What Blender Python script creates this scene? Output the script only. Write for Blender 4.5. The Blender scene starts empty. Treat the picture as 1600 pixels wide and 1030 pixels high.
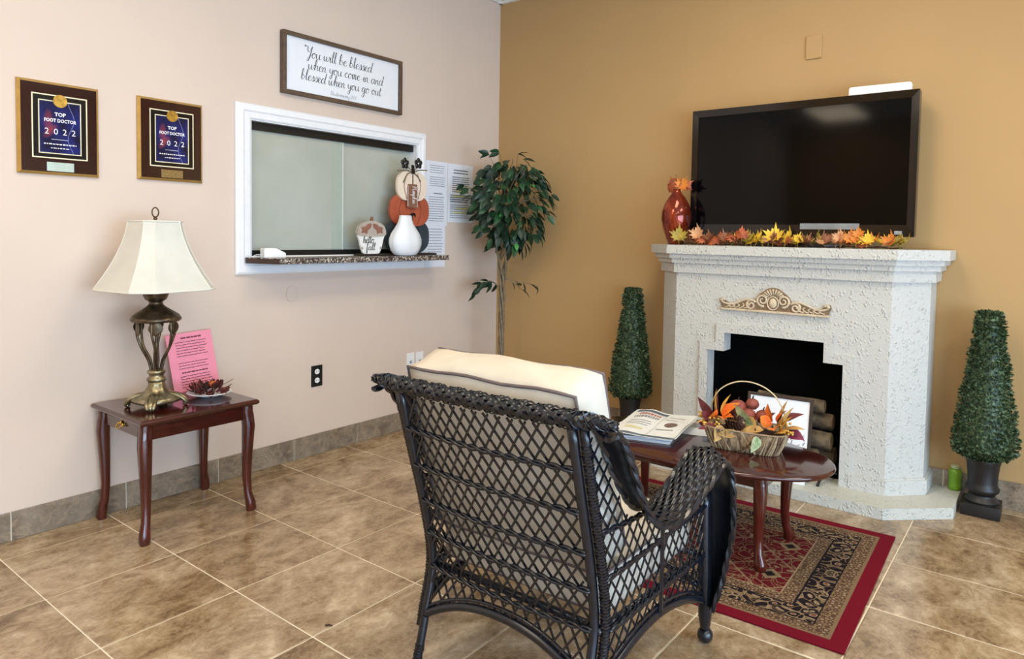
import bpy, bmesh, math, random
from math import sin, cos, pi, radians, sqrt
from mathutils import Vector, Matrix, Quaternion
random.seed(7)
scene = bpy.context.scene
COL = scene.collection

def lin(r, g, b):
    f = lambda c: (c/255)/12.92 if c/255 <= .04045 else ((c/255+.055)/1.055)**2.4
    return (f(r), f(g), f(b), 1.0)

# ------------------------------------------------------------------ camera
YAW, PITCH, ROLL = -0.6621, 0.0458, 0.0155
fwd = Vector((sin(YAW)*cos(PITCH), cos(YAW)*cos(PITCH), -sin(PITCH)))
right0 = Vector((cos(YAW), -sin(YAW), 0))
up0 = right0.cross(fwd)
rgt = right0*cos(ROLL) + up0*sin(ROLL)
upv = right0*(-sin(ROLL)) + up0*cos(ROLL)
camd = bpy.data.cameras.new('camera')
cam = bpy.data.objects.new('camera', camd)
COL.objects.link(cam)
m = Matrix((rgt, upv, -fwd)).transposed().to_4x4()
m.translation = Vector((3.425, -4.203, 1.32))
cam.matrix_world = m
camd.sensor_width = 36
camd.lens = 36*1089.16/1600
camd.shift_y = -(515-417.1)/1600
camd.clip_start = .05
scene.camera = cam

# ------------------------------------------------------------------ world, lights, exposure
ROOM_X, ROOM_Y, ROOM_Z = 6.6, -7.6, 3.095
world = bpy.data.worlds.new('world')
scene.world = world
world.use_nodes = True
bg = world.node_tree.nodes['Background']
bg.inputs[0].default_value = (.62, .78, 1.0, 1)
bg.inputs[1].default_value = 1.0

def area(name, loc, rot, sx, sy, power, color):
    l = bpy.data.lights.new(name, 'AREA')
    l.shape = 'RECTANGLE'; l.size = sx; l.size_y = sy
    l.energy = power; l.color = color
    o = bpy.data.objects.new(name, l)
    o.location = loc; o.rotation_euler = rot
    COL.objects.link(o)
    return o
# daylight entering by the glazed right-hand wall
area('window_daylight', (ROOM_X-.12, -4.3, 1.1), (0, radians(90), 0), 1.8, 5.6, 315, (.53, .75, 1.0))
area('chair_back_fill', (4.6, ROOM_Y+.12, 1.15), (radians(90), 0, radians(180)), 2.6, 1.9, 75, (.62, .80, 1.0))  # added fill from behind the camera, put in to brighten the chair back
# fluorescent ceiling panels
PANELS = [(2.3, -1.7), (4.6, -1.7), (1.5, -4.0), (4.6, -4.2), (.95, -6.6), (4.2, -6.6)]
for i, (px, py) in enumerate(PANELS):
    area('ceiling_panel_light', (px, py, ROOM_Z-.03), (0, 0, 0), .58, 1.16, 15.5, (1.0, .80, .53))

scene.view_settings.view_transform = 'Standard'
scene.view_settings.look = 'None'
scene.view_settings.exposure = 0.0
scene.view_settings.gamma = 1.0
scene.view_settings.use_curve_mapping = False

# ------------------------------------------------------------------ materials
MATS = {}
class NT:
    """small helper to wire shader nodes"""
    def __init__(s, name):
        s.m = bpy.data.materials.new(name); s.m.use_nodes = True
        s.t = s.m.node_tree; s.n = s.t.nodes; s.l = s.t.links
        s.b = s.n['Principled BSDF']
    def node(s, typ, **kw):
        n = s.n.new(typ)
        for k, v in kw.items(): setattr(n, k, v)
        return n
    def put(s, sock, v):
        if isinstance(v, bpy.types.NodeSocket): s.l.new(v, sock)
        elif v is not None: sock.default_value = v
    def math(s, op, a, b=None, c=None):
        n = s.node('ShaderNodeMath', operation=op)
        s.put(n.inputs[0], a)
        if b is not None: s.put(n.inputs[1], b)
        if c is not None: s.put(n.inputs[2], c)
        return n.outputs[0]
    def mix(s, f, a, b, mode='MIX'):
        n = s.node('ShaderNodeMix', data_type='RGBA', blend_type=mode)
        s.put(n.inputs[0], f); s.put(n.inputs[6], a); s.put(n.inputs[7], b)
        return n.outputs[2]
    def ramp(s, f, stops, interp='LINEAR'):
        n = s.node('ShaderNodeValToRGB'); n.color_ramp.interpolation = interp
        e = n.color_ramp.elements
        while len(e) < len(stops): e.new(.5)
        for k, (p, c) in zip(e, stops): k.position = p; k.color = c if len(c) == 4 else (*c, 1)
        s.put(n.inputs[0], f); return n.outputs[0]
    def coord(s, kind='Object'):
        return s.node('ShaderNodeTexCoord').outputs[kind]
    def map(s, v, scale=(1, 1, 1), loc=(0, 0, 0), rot=(0, 0, 0)):
        n = s.node('ShaderNodeMapping')
        s.put(n.inputs[0], v); n.inputs[1].default_value = loc; n.inputs[2].default_value = rot; n.inputs[3].default_value = scale
        return n.outputs[0]
    def noise(s, v, scale, detail=4, rough=.55, dist=0):
        n = s.node('ShaderNodeTexNoise')
        s.put(n.inputs['Vector'], v); n.inputs['Scale'].default_value = scale
        n.inputs['Detail'].default_value = detail; n.inputs['Roughness'].default_value = rough
        n.inputs['Distortion'].default_value = dist
        return n.outputs[0]
    def voro(s, v, scale, feature='F1', out=0, rnd=1):
        n = s.node('ShaderNodeTexVoronoi', feature=feature)
        s.put(n.inputs['Vector'], v); n.inputs['Scale'].default_value = scale
        n.inputs['Randomness'].default_value = rnd
        return n.outputs[out]
    def bump(s, h, strength=.3, dist=.002):
        n = s.node('ShaderNodeBump')
        n.inputs['Strength'].default_value = strength; n.inputs['Distance'].default_value = dist
        s.put(n.inputs['Height'], h); s.l.new(n.outputs[0], s.b.inputs['Normal'])
    def done(s, color=None, rough=.5, metal=0, spec=.5, coat=0):
        if color is not None: s.put(s.b.inputs['Base Color'], color)
        s.put(s.b.inputs['Roughness'], rough); s.put(s.b.inputs['Metallic'], metal)
        s.b.inputs['Specular IOR Level'].default_value = spec
        s.b.inputs['Coat Weight'].default_value = coat
        MATS[s.m.name] = s.m
        return s.m

def plain(name, c, rough=.5, metal=0, var=.12, scale=25, spec=.5, coat=0, bump=0, bdist=.001):
    """one colour with a little procedural variation"""
    t = NT(name); v = t.coord()
    n = t.noise(v, scale, 3)
    a = tuple(x*(1-var) for x in c[:3])+(1,); b = tuple(min(1, x*(1+var)) for x in c[:3])+(1,)
    col = t.ramp(n, [(.3, a), (.7, b)])
    if bump: t.bump(t.noise(v, scale*3, 3), bump, bdist)
    return t.done(col, rough, metal, spec, coat)

def wallmat(name, c):
    t = NT(name); v = t.coord()
    n = t.noise(v, 1.3, 4); col = t.ramp(n, [(.3, tuple(x*.96 for x in c[:3])), (.7, tuple(min(1, x*1.03) for x in c[:3]))])
    h = t.math('ADD', t.noise(t.map(v, (1, 1, .25)), 420, 2), t.noise(t.map(v, (.25, .25, 1)), 420, 2))
    t.bump(h, .10, .0008)
    return t.done(col, .62, spec=.3)
M_WALL_L = wallmat('peach_wall_paint', lin(217, 199, 185))
M_WALL_B = wallmat('ochre_wall_paint', lin(184, 150, 102))
M_CEIL = plain('ceiling_tile', lin(225, 222, 214), .8)
M_PANEL = NT('fluorescent_panel'); M_PANEL.b.inputs['Emission Color'].default_value = (1, .9, .72, 1); M_PANEL.b.inputs['Emission Strength'].default_value = 6
M_PANEL = M_PANEL.done((.9, .9, .9, 1), .5)

def tilemat(name, stops, grey=0):
    t = NT(name)
    oi = t.node('ShaderNodeObjectInfo')
    v = t.node('ShaderNodeVectorMath', operation='ADD')
    t.l.new(t.coord(), v.inputs[0])
    sc = t.node('ShaderNodeVectorMath', operation='SCALE'); sc.inputs[3].default_value = 37.0
    cx = t.node('ShaderNodeCombineXYZ'); t.l.new(oi.outputs['Random'], cx.inputs[0]); t.l.new(oi.outputs['Random'], cx.inputs[1])
    t.l.new(cx.outputs[0], sc.inputs[0]); t.l.new(sc.outputs[0], v.inputs[1])
    vv = t.map(v.outputs[0], (1.25, .9, 1), rot=(0, 0, radians(35)))
    n1 = t.noise(vv, 4.6, 10, .66, .55)
    n2 = t.noise(vv, 21, 8, .72, .4)
    n3 = t.noise(v.outputs[0], 70, 4, .7)
    f = t.math('ADD', t.math('MULTIPLY', n1, .60), t.math('ADD', t.math('MULTIPLY', n2, .28), t.math('MULTIPLY', n3, .12)))
    f = t.math('ADD', f, t.math('MULTIPLY', t.math('SUBTRACT', oi.outputs['Random'], .5), .06))
    col = t.ramp(f, stops)
    # pale and dark clouded veins
    vein = t.ramp(t.math('ABSOLUTE', t.math('SUBTRACT', t.noise(vv, 5.5, 8, .68, 1.6), .52)), [(0, (1, 1, 1, 1)), (.035, (0, 0, 0, 1))])
    col = t.mix(t.math('MULTIPLY', vein, .35), col, lin(186, 162, 132))
    t.bump(n2, .05, .002)
    rough = t.ramp(n2, [(.3, (.15, .15, .15, 1)), (.7, (.27, .27, .27, 1))])
    return t.done(col, rough, spec=.6)
M_TILE = tilemat('floor_tile_stone', [(.38, lin(100, 78, 54)), (.455, lin(136, 112, 82)), (.53, lin(164, 142, 112)), (.62, lin(198, 178, 150))])
M_BASETILE = tilemat('baseboard_tile_stone', [(.36, lin(96, 86, 74)), (.45, lin(122, 110, 96)), (.54, lin(142, 129, 114)), (.66, lin(166, 153, 136))])
M_GROUT = plain('pale_grout', lin(232, 222, 202), .9, var=.06)
M_WHITE_TRIM = plain('white_trim_paint', lin(238, 240, 244), .35, var=.02)
M_WHITE = plain('white_plastic', lin(240, 241, 242), .35, var=.01)
M_BLACK = plain('black_metal_track', lin(14, 13, 13), .4, var=.1)
def glassmat():
    t = NT('frosted_grey_glass'); v = t.coord()
    col = t.ramp(t.noise(v, 2.2, 3), [(.3, lin(168, 173, 162)), (.7, lin(184, 188, 177))])
    return t.done(col, .16, spec=.55, coat=.35)
M_GLASS = glassmat()
M_GLASS2 = plain('glass_edge_green', lin(206, 214, 204), .15, var=.03)
M_GLASS3 = plain('glass_overlap_grey', lin(170, 180, 168), .15, var=.03)

def wood(name, dark, light, rough=.18, sx=(3, 40, 40), coat=.5):
    t = NT(name); v = t.map(t.coord(), sx)
    n = t.noise(v, 1.4, 8, .6, .6)
    col = t.ramp(n, [(.3, dark), (.7, light)])
    return t.done(col, rough, spec=.5, coat=coat)
M_CHERRY = wood('cherry_wood_lacquer', lin(38, 11, 9), lin(74, 23, 17), .16)
M_CHERRYY = wood('cherry_wood_lacquer_cross', lin(38, 11, 9), lin(74, 23, 17), .16, (40, 3, 40))
M_CHERRYL = wood('cherry_wood_leg', lin(48, 13, 10), lin(88, 30, 20), .18, (40, 40, 3))
M_BRASS = plain('bright_brass', lin(214, 186, 110), .22, 1, .06)
def antique():
    t = NT('antique_gold_metal'); v = t.coord()
    n = t.noise(v, 22, 5, .6)
    col = t.ramp(n, [(.3, lin(92, 84, 64)), (.55, lin(156, 146, 118)), (.75, lin(194, 184, 154))])
    t.bump(t.noise(v, 90, 3), .15, .001)
    return t.done(col, .33, .9)
M_ANTIQUE = antique()
def antiqueD():
    t = NT('dark_antique_bronze'); v = t.coord()
    n = t.noise(v, 22, 5, .6)
    col = t.ramp(n, [(.3, lin(58, 48, 38)), (.6, lin(112, 98, 78)), (.8, lin(140, 126, 100))])
    return t.done(col, .36, .85)
M_ANTIQUED = antiqueD()
def shade():
    t = NT('cream_lampshade_fabric'); v = t.coord()
    h = t.noise(t.map(v, (1, 1, 6)), 120, 2)
    t.bump(h, .12, .001)
    col = t.ramp(t.noise(v, 8, 3), [(.3, lin(206, 204, 195)), (.7, lin(216, 214, 205))])
    return t.done(col, .8, spec=.2)
M_SHADE = shade()
M_SHADE_TRIM = plain('cream_trim_braid', lin(222, 220, 210), .8, var=.04, scale=200)
def stucco(name, c):
    t = NT(name); v = t.coord()
    w = t.node('ShaderNodeVectorMath', operation='ADD')
    nz = t.node('ShaderNodeTexNoise'); t.l.new(v, nz.inputs['Vector']); nz.inputs['Scale'].default_value = 30
    sc = t.node('ShaderNodeVectorMath', operation='SCALE'); sc.inputs[3].default_value = .02
    t.l.new(nz.outputs['Color'], sc.inputs[0]); t.l.new(v, w.inputs[0]); t.l.new(sc.outputs[0], w.inputs[1])
    fl = t.ramp(t.voro(t.map(w.outputs[0], (1, 1, .75), rot=(.3, .6, .2)), 76), [(.08, (1, 1, 1, 1)), (.52, (0, 0, 0, 1))])
    mask = t.ramp(t.noise(v, 26, 3), [(.38, (0, 0, 0, 1)), (.66, (1, 1, 1, 1))])
    h = t.math('ADD', t.math('MULTIPLY', fl, mask), t.math('MULTIPLY', t.noise(v, 120, 4), .25))
    t.bump(h, .9, .0055)
    return t.done(c, .55, spec=.4)
M_STUCCO = stucco('white_stucco', lin(198, 197, 191))
M_FIREBLACK = plain('firebox_black', lin(7, 7, 7), .9, spec=.1)
M_CONCRETE = stucco('painted_hearth', lin(196, 196, 187))
M_APPL = plain('aged_ivory_resin', lin(204, 186, 158), .5, var=.18, scale=60)
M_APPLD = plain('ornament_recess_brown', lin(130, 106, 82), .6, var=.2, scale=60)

def wickermat():
    t = NT('black_lacquered_wicker'); v = t.coord()
    n = t.noise(v, 60, 3)
    col = t.ramp(n, [(.3, lin(9, 12, 19)), (.75, lin(24, 30, 42))])
    t.bump(t.noise(v, 240, 2), .25, .0008)
    return t.done(col, .27, spec=.6)
M_WICKER = wickermat()
def cushion():
    t = NT('cream_cushion_fabric'); v = t.coord()
    n = t.noise(v, 9, 4)
    col = t.ramp(n, [(.3, lin(198, 190, 176)), (.7, lin(212, 204, 190))])
    t.bump(t.noise(v, 5, 3), .35, .012)
    return t.done(col, .85, spec=.2)
M_CUSH = cushion()
M_PIPING = plain('grey_piping', lin(104, 92, 92), .8)
M_LEAF_G = plain('ficus_leaf_green', lin(30, 74, 42), .42, var=.35, scale=30)
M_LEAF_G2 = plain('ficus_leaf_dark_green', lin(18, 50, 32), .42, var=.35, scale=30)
M_LEAF_G3 = plain('ficus_leaf_light_green', lin(64, 136, 66), .45, var=.25, scale=30)
M_TRUNK = plain('ficus_trunk_bark', lin(120, 106, 84), .8, var=.3, scale=40, bump=.4)
def boxwood():
    t = NT('boxwood_leaf'); v = t.coord()
    n = t.noise(v, 75, 3, .7)
    col = t.ramp(n, [(.34, lin(20, 36, 22)), (.50, lin(42, 66, 38)), (.66, lin(112, 132, 92))])
    return t.done(col, .55)
M_BOX = boxwood()
M_URN = plain('black_urn_plastic', lin(24, 22, 23), .45, var=.2)
M_LIME = plain('lime_green_plastic', lin(112, 160, 40), .3, var=.15, scale=8)
M_LIME_CAP = plain('pale_green_cap', lin(176, 190, 150), .4)

# ------------------------------------------------------------------ mesh helpers
class MB:
    def __init__(s): s.v = []; s.f = []
    def add(s, vs, fs):
        k = len(s.v); s.v += [tuple(p) for p in vs]; s.f += [tuple(i+k for i in q) for q in fs]; return s
    def box(s, lo, hi, ch=0):
        x0, y0, z0 = lo; x1, y1, z1 = hi
        if ch <= 0:
            return s.add([(x0,y0,z0),(x1,y0,z0),(x1,y1,z0),(x0,y1,z0),(x0,y0,z1),(x1,y0,z1),(x1,y1,z1),(x0,y1,z1)],
                         [(0,3,2,1),(4,5,6,7),(0,1,5,4),(1,2,6,5),(2,3,7,6),(3,0,4,7)])
        bm = bmesh.new(); bmesh.ops.create_cube(bm, size=1)
        for v in bm.verts: v.co = Vector(((x0+x1)/2+v.co.x*(x1-x0), (y0+y1)/2+v.co.y*(y1-y0), (z0+z1)/2+v.co.z*(z1-z0)))
        bmesh.ops.bevel(bm, geom=list(bm.edges), offset=ch, segments=2, profile=.6, affect='EDGES')
        bm.verts.index_update()
        s.add([v.co[:] for v in bm.verts], [[v.index for v in f.verts] for f in bm.faces]); bm.free(); return s
    def prism(s, poly, d0, d1, axes='xz'):
        """poly in two axes extruded along the third from d0 to d1"""
        def P(a, b, d):
            return {'xz': (a, d, b), 'xy': (a, b, d), 'yz': (d, a, b)}[axes]
        n = len(poly)
        vs = [P(a, b, d0) for a, b in poly]+[P(a, b, d1) for a, b in poly]
        fs = [tuple(range(n)), tuple(range(2*n-1, n-1, -1))]+[(i, i+n, (i+1) % n+n, (i+1) % n) for i in range(n)]
        return s.add(vs, fs)
    def tube(s, pts, r, n=6, caps=True, flat=1.0, ref=None, closed=False):
        pts = [Vector(p) for p in pts]; N = len(pts)
        rr = r if isinstance(r, (list, tuple)) else [r]*N
        vs = []; fs = []
        prev = None
        for i, p in enumerate(pts):
            if closed: d = pts[(i+1) % N]-pts[i-1]
            else: d = pts[min(i+1, N-1)]-pts[max(i-1, 0)]
            d = d.normalized() if d.length > 1e-9 else Vector((0, 0, 1))
            if prev is None:
                a = Vector(ref) if ref else (Vector((0, 0, 1)) if abs(d.z) < .9 else Vector((1, 0, 0)))
            else: a = prev
            a = (a-d*a.dot(d)); a = a.normalized() if a.length > 1e-6 else d.orthogonal().normalized()
            prev = a; b = d.cross(a)
            for k in range(n):
                t = 2*pi*k/n+pi/n
                vs.append(p+a*(cos(t)*rr[i]*flat)+b*(sin(t)*rr[i]))
        M = N if closed else N-1
        for i in range(M):
            j = (i+1) % N
            for k in range(n):
                fs.append((i*n+k, i*n+(k+1) % n, j*n+(k+1) % n, j*n+k))
        if caps and not closed:
            fs.append(tuple(range(n-1, -1, -1))); fs.append(tuple((N-1)*n+k for k in range(n)))
        return s.add(vs, fs)
    def lathe(s, prof, n=24, c=(0, 0, 0), fl=None, sq=None):
        """prof list of (r,z); fl(theta,z)->radius factor"""
        vs = []; fs = []
        for r, z in prof:
            for k in range(n):
                t = 2*pi*k/n; q = r*(fl(t, z) if fl else 1)
                vs.append((c[0]+q*cos(t), c[1]+q*sin(t), c[2]+z))
        for i in range(len(prof)-1):
            for k in range(n):
                fs.append((i*n+k, i*n+(k+1) % n, (i+1)*n+(k+1) % n, (i+1)*n+k))
        fs.append(tuple(range(n-1, -1, -1))); fs.append(tuple((len(prof)-1)*n+k for k in range(n)))
        return s.add(vs, fs)
    def loft(s, rings, caps=True, closed=True):
        n = len(rings[0]); vs = [p for r in rings for p in r]; fs = []
        for i in range(len(rings)-1):
            for k in range(n if closed else n-1):
                fs.append((i*n+k, i*n+(k+1) % n, (i+1)*n+(k+1) % n, (i+1)*n+k))
        if caps and closed:
            fs.append(tuple(range(n-1, -1, -1))); fs.append(tuple((len(rings)-1)*n+k for k in range(n)))
        return s.add(vs, fs)
    def ball(s, c, r, n=10, sc=(1, 1, 1)):
        prof = [(max(1e-4, sin(pi*i/n)), -cos(pi*i/n)) for i in range(n+1)]
        vs = []; fs = []; k2 = n+2
        for a, z in prof:
            for k in range(k2):
                t = 2*pi*k/k2; vs.append((c[0]+r*a*cos(t)*sc[0], c[1]+r*a*sin(t)*sc[1], c[2]+r*z*sc[2]))
        for i in range(n):
            for k in range(k2): fs.append((i*k2+k, i*k2+(k+1) % k2, (i+1)*k2+(k+1) % k2, (i+1)*k2+k))
        return s.add(vs, fs)
    def grid(s, fn, nu, nv):
        vs = [fn(i/nu, j/nv) for i in range(nu+1) for j in range(nv+1)]
        fs = [(i*(nv+1)+j, (i+1)*(nv+1)+j, (i+1)*(nv+1)+j+1, i*(nv+1)+j+1) for i in range(nu) for j in range(nv)]
        return s.add(vs, fs)
    def mesh(s, name, mat=None, smooth=False):
        me = bpy.data.meshes.new(name); me.from_pydata(s.v, [], s.f); me.validate()
        bm = bmesh.new(); bm.from_mesh(me); bmesh.ops.recalc_face_normals(bm, faces=bm.faces); bm.to_mesh(me); bm.free()
        if mat: me.materials.append(mat)
        if smooth:
            me.polygons.foreach_set('use_smooth', [True]*len(me.polygons))
            if smooth != 'full': me.set_sharp_from_angle(angle=radians(42))
        return me
    def build(s, name, mat, parent=None, smooth=False, loc=None, rot=None, label=None, kind=None):
        return put(name, s.mesh(name, mat, smooth), parent, loc, rot, label, kind)

def put(name, me, parent=None, loc=None, rot=None, label=None, kind=None, scale=None):
    o = bpy.data.objects.new(name, me); COL.objects.link(o)
    if parent: o.parent = parent
    if loc is not None: o.location = loc
    if rot is not None:
        if isinstance(rot, Quaternion): o.rotation_mode = 'QUATERNION'; o.rotation_quaternion = rot
        else: o.rotation_euler = rot
    if scale is not None: o.scale = scale
    if label: o['label'] = label
    if kind: o['kind'] = kind
    return o

def tag(o, label, cat, group=None):
    o['label'] = label; o['category'] = cat
    if group: o['group'] = group
    return o
def thing(name, label, cat, loc=(0, 0, 0), rz=0, group=None):
    o = bpy.data.objects.new(name, None); o.empty_display_size = .05
    COL.objects.link(o); o.location = loc; o.rotation_euler = (0, 0, rz)
    return tag(o, label, cat, group)

def catmull(pts, sub=6, closed=False):
    P = [Vector(p) for p in pts]; n = len(P); out = []
    rng = range(n if closed else n-1)
    for i in rng:
        p0 = P[(i-1) % n] if (closed or i > 0) else P[0]*2-P[1]
        p1 = P[i]; p2 = P[(i+1) % n]
        p3 = P[(i+2) % n] if (closed or i+2 < n) else P[-1]*2-P[-2]
        for k in range(sub):
            t = k/sub
            out.append(.5*((2*p1)+(p2-p0)*t+(2*p0-5*p1+4*p2-p3)*t*t+(3*p1-p0-3*p2+p3)*t**3))
    if not closed: out.append(P[-1])
    return out
def resample(pts, step):
    pts = [Vector(p) for p in pts]; L = [0]
    for a, b in zip(pts, pts[1:]): L.append(L[-1]+(b-a).length)
    n = max(2, int(round(L[-1]/step))+1); out = []; j = 0
    for i in range(n):
        d = L[-1]*i/(n-1)
        while j < len(L)-2 and L[j+1] < d: j += 1
        t = (d-L[j])/max(1e-9, L[j+1]-L[j]); out.append(pts[j].lerp(pts[j+1], min(1, max(0, t))))
    return out
def interp(x, tab):
    if x <= tab[0][0]: return tab[0][1]
    for (a, p), (b, q) in zip(tab, tab[1:]):
        if x <= b: return p+(q-p)*(x-a)/(b-a)
    return tab[-1][1]
def set_struct(o): o['kind'] = 'structure'; return o

# --------------------------------------------------- lettering (brush script drawn stroke by stroke)
GL = {
'a': (1.0, [[(.75,.85),(.45,1),(.1,.7),(.08,.25),(.35,0),(.65,.35),(.75,.95)],[(.76,.98),(.72,.3),(.85,.02),(1.05,.2)]]),
'b': (.9, [[(0,.3),(.25,1),(.42,1.8),(.3,2.1),(.15,1.6),(.12,.4),(.3,.02),(.6,.2),(.65,.65),(.45,.9),(.3,.75)],[(.6,.6),(.95,.7)]]),
'c': (.75, [[(.65,.8),(.45,1),(.1,.65),(.1,.25),(.4,0),(.8,.25)]]),
'd': (1.0, [[(.75,.8),(.4,1),(.08,.6),(.12,.1),(.45,.05),(.7,.6),(.98,2.05)],[(.98,2.05),(.75,.4),(.85,.02),(1.05,.2)]]),
'e': (.75, [[(0,.25),(.35,.5),(.6,.8),(.42,1),(.15,.7),(.15,.2),(.4,0),(.8,.25)]]),
'f': (.7, [[(.1,.3),(.45,1.4),(.5,2),(.35,2),(.3,1),(.28,-.6),(.4,-.9),(.45,-.3),(.35,.1),(.75,.3)]]),
'g': (.95, [[(.7,.85),(.4,1),(.1,.6),(.2,.1),(.5,.2),(.7,.95)],[(.7,.95),(.68,-.5),(.4,-1),(.15,-.7),(.5,-.2),(1,.2)]]),
'h': (.9, [[(0,.3),(.3,1.2),(.42,1.9),(.28,2.1),(.15,1.4),(.1,0)],[(.1,.3),(.4,.95),(.6,.8),(.6,.2),(.72,0),(.95,.2)]]),
'i': (.5, [[(0,.3),(.25,.95),(.2,.3),(.32,0),(.6,.25)],[(.3,1.35),(.35,1.5)]]),
'k': (.85, [[(0,.3),(.3,1.2),(.4,1.9),(.28,2.1),(.15,1.4),(.1,0)],[(.6,.95),(.2,.5),(.6,.05),(.85,.2)]]),
'l': (.5, [[(0,.3),(.3,1.3),(.4,1.9),(.27,2.1),(.15,1.4),(.15,.3),(.3,0),(.55,.25)]]),
'm': (1.1, [[(.05,.95),(.12,0)],[(.12,.5),(.35,1),(.45,.7),(.45,0)],[(.45,.5),(.7,1),(.82,.7),(.82,.2),(.95,0),(1.15,.2)]]),
'n': (.85, [[(.05,.95),(.12,0)],[(.12,.5),(.4,1),(.55,.7),(.55,.2),(.7,0),(.9,.2)]]),
'o': (.85, [[(.45,1),(.1,.7),(.12,.15),(.45,0),(.7,.4),(.6,.9),(.4,.95),(.6,.75),(.95,.85)]]),
'p': (.8, [[(.05,.9),(.1,-1)],[(.1,.6),(.4,1),(.65,.6),(.5,.05),(.15,.15)],[(.55,.1),(.85,.25)]]),
'r': (.65, [[(.05,.3),(.2,1.05),(.35,.9),(.55,.9),(.45,.2),(.7,.2)]]),
's': (.65, [[(0,.25),(.35,1.05),(.5,.6),(.55,.2),(.3,0),(.1,.15)],[(.4,.05),(.75,.25)]]),
't': (.55, [[(.3,1.7),(.22,.4),(.35,0),(.65,.25)],[(0,1.15),(.6,1.25)]]),
'u': (.95, [[(.05,.9),(.1,.2),(.35,0),(.65,.4),(.72,.95)],[(.72,.95),(.7,.25),(.85,0),(1.05,.25)]]),
'w': (1.2, [[(.05,.9),(.12,.15),(.35,0),(.55,.5),(.6,.9)],[(.6,.9),(.62,.2),(.85,0),(1.1,.5),(1.1,.95),(1.3,.8)]]),
'y': (.9, [[(.05,.95),(.12,.35),(.4,.15),(.7,.9)],[(.72,.95),(.6,-.5),(.35,-1),(.12,-.7),(.5,-.2),(.95,.25)]]),
'Y': (1.1, [[(.1,2),(.2,1.2),(.55,1),(.9,1.9)],[(1,2.1),(.8,.6),(.5,-.6),(.2,-.6),(.5,0),(1,.4)]]),
'D': (1.3, [[(.3,1.9),(.3,.1)],[(.05,1.8),(.6,1.9),(1.1,1.2),(.8,.2),(.1,.05)]]),
'P': (1.0, [[(.25,1.8),(.2,0)],[(0,1.5),(.5,2),(.9,1.6),(.7,1.05),(.25,.95)]]),
'2': (.85, [[(.1,1.4),(.4,1.8),(.65,1.4),(.1,.05),(.75,.05)]]),
'8': (.85, [[(.4,.9),(.1,1.4),(.4,1.8),(.7,1.4),(.15,.5),(.4,0),(.7,.4),(.4,.9)]]),
'6': (.85, [[(.6,1.8),(.15,.8),(.2,.1),(.6,.1),(.6,.7),(.2,.6)]]),
':': (.4, [[(.15,.2),(.2,.3)],[(.15,.8),(.2,.9)]]),
'.': (.4, [[(.1,0),(.16,.1)]]), '"': (.5, [[(.05,2.1),(.02,1.8)],[(.25,2.1),(.22,1.8)]]),
}
def script_width(txt, size): return sum((GL[c][0] if c != ' ' else .6)*size for c in txt)
def script(mb, txt, x, z, size, F, wt=.16, slant=.12, sx=1.0):
    """adds flat brush-script ribbons; F(a,b)->3D point on the printed face"""
    for ch in txt:
        if ch == ' ': x += .6*size*sx; continue
        adv, strokes = GL[ch]
        for st in strokes:
            P = catmull([(a*1.0, b*1.0, 0) for a, b in st], 5)
            vs = []; fs = []
            for i, p in enumerate(P):
                d = P[min(i+1, len(P)-1)]-P[max(i-1, 0)]; d.normalize()
                w = wt*size*(.35+.65*max(0, -d.y))*.5
                nx, ny = -d.y, d.x
                for s_ in (1, -1):
                    a = x+(p.x+p.y*slant)*size*sx+nx*w*s_; b = z+p.y*size+ny*w*s_
                    vs.append(F(a, b))
            for i in range(len(P)-1): fs.append((2*i, 2*i+1, 2*i+3, 2*i+2))
            mb.add(vs, fs)
        x += adv*size*sx
def block_text(txt, size, name, mat, parent, loc, rot, bold=0, space=1.0, align='CENTER', sx=1):
    cu = bpy.data.curves.new(name, 'FONT'); cu.body = txt; cu.size = size; cu.align_x = align; cu.align_y = 'CENTER'
    cu.offset = bold; cu.space_character = space; cu.resolution_u = 2
    o = bpy.data.objects.new(name, cu); COL.objects.link(o)
    bpy.context.view_layer.update()
    me = bpy.data.meshes.new_from_object(o.evaluated_get(bpy.context.evaluated_depsgraph_get()))
    bpy.data.objects.remove(o); bpy.data.curves.remove(cu)
    me.name = name; me.materials.clear(); me.materials.append(mat)
    return put(name, me, parent, loc, rot, scale=(sx, 1, 1))
ROT_LW = Matrix(((0, 0, 1), (1, 0, 0), (0, 1, 0))).to_euler()   # text lying on the left wall, read towards +y
ROT_BW = (radians(90), 0, 0)                                    # text facing the camera on the back wall side

# ================================================================== STRUCTURE
T = .4602; TX0, TY0 = .1826, -3.302
fl = set_struct(MB().box((-.15, ROOM_Y, -.06), (ROOM_X, .1, -.0025)).build('floor', M_GROUT))
G = .0026
def _tm(w, d, name, mat):
    c = .0025; a, b = w/2, d/2
    vs = [(-a,-b,-.008),(a,-b,-.008),(a,b,-.008),(-a,b,-.008),(-a,-b,-.0015),(a,-b,-.0015),(a,b,-.0015),(-a,b,-.0015),
          (-a+c,-b+c,0),(a-c,-b+c,0),(a-c,b-c,0),(-a+c,b-c,0)]
    fs = [(0,1,5,4),(1,2,6,5),(2,3,7,6),(3,0,4,7),(4,5,9,8),(5,6,10,9),(6,7,11,10),(7,4,8,11),(8,9,10,11)]
    return MB().add(vs, fs).mesh(name, mat)
xs = [0.0]+[TX0+T*i for i in range(0, 15) if TX0+T*i < ROOM_X]+[ROOM_X]
ys = [ROOM_Y]+[TY0+T*j for j in range(-10, 8) if ROOM_Y+.02 < TY0+T*j < -.02]+[0.0]
cache = {}
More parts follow.
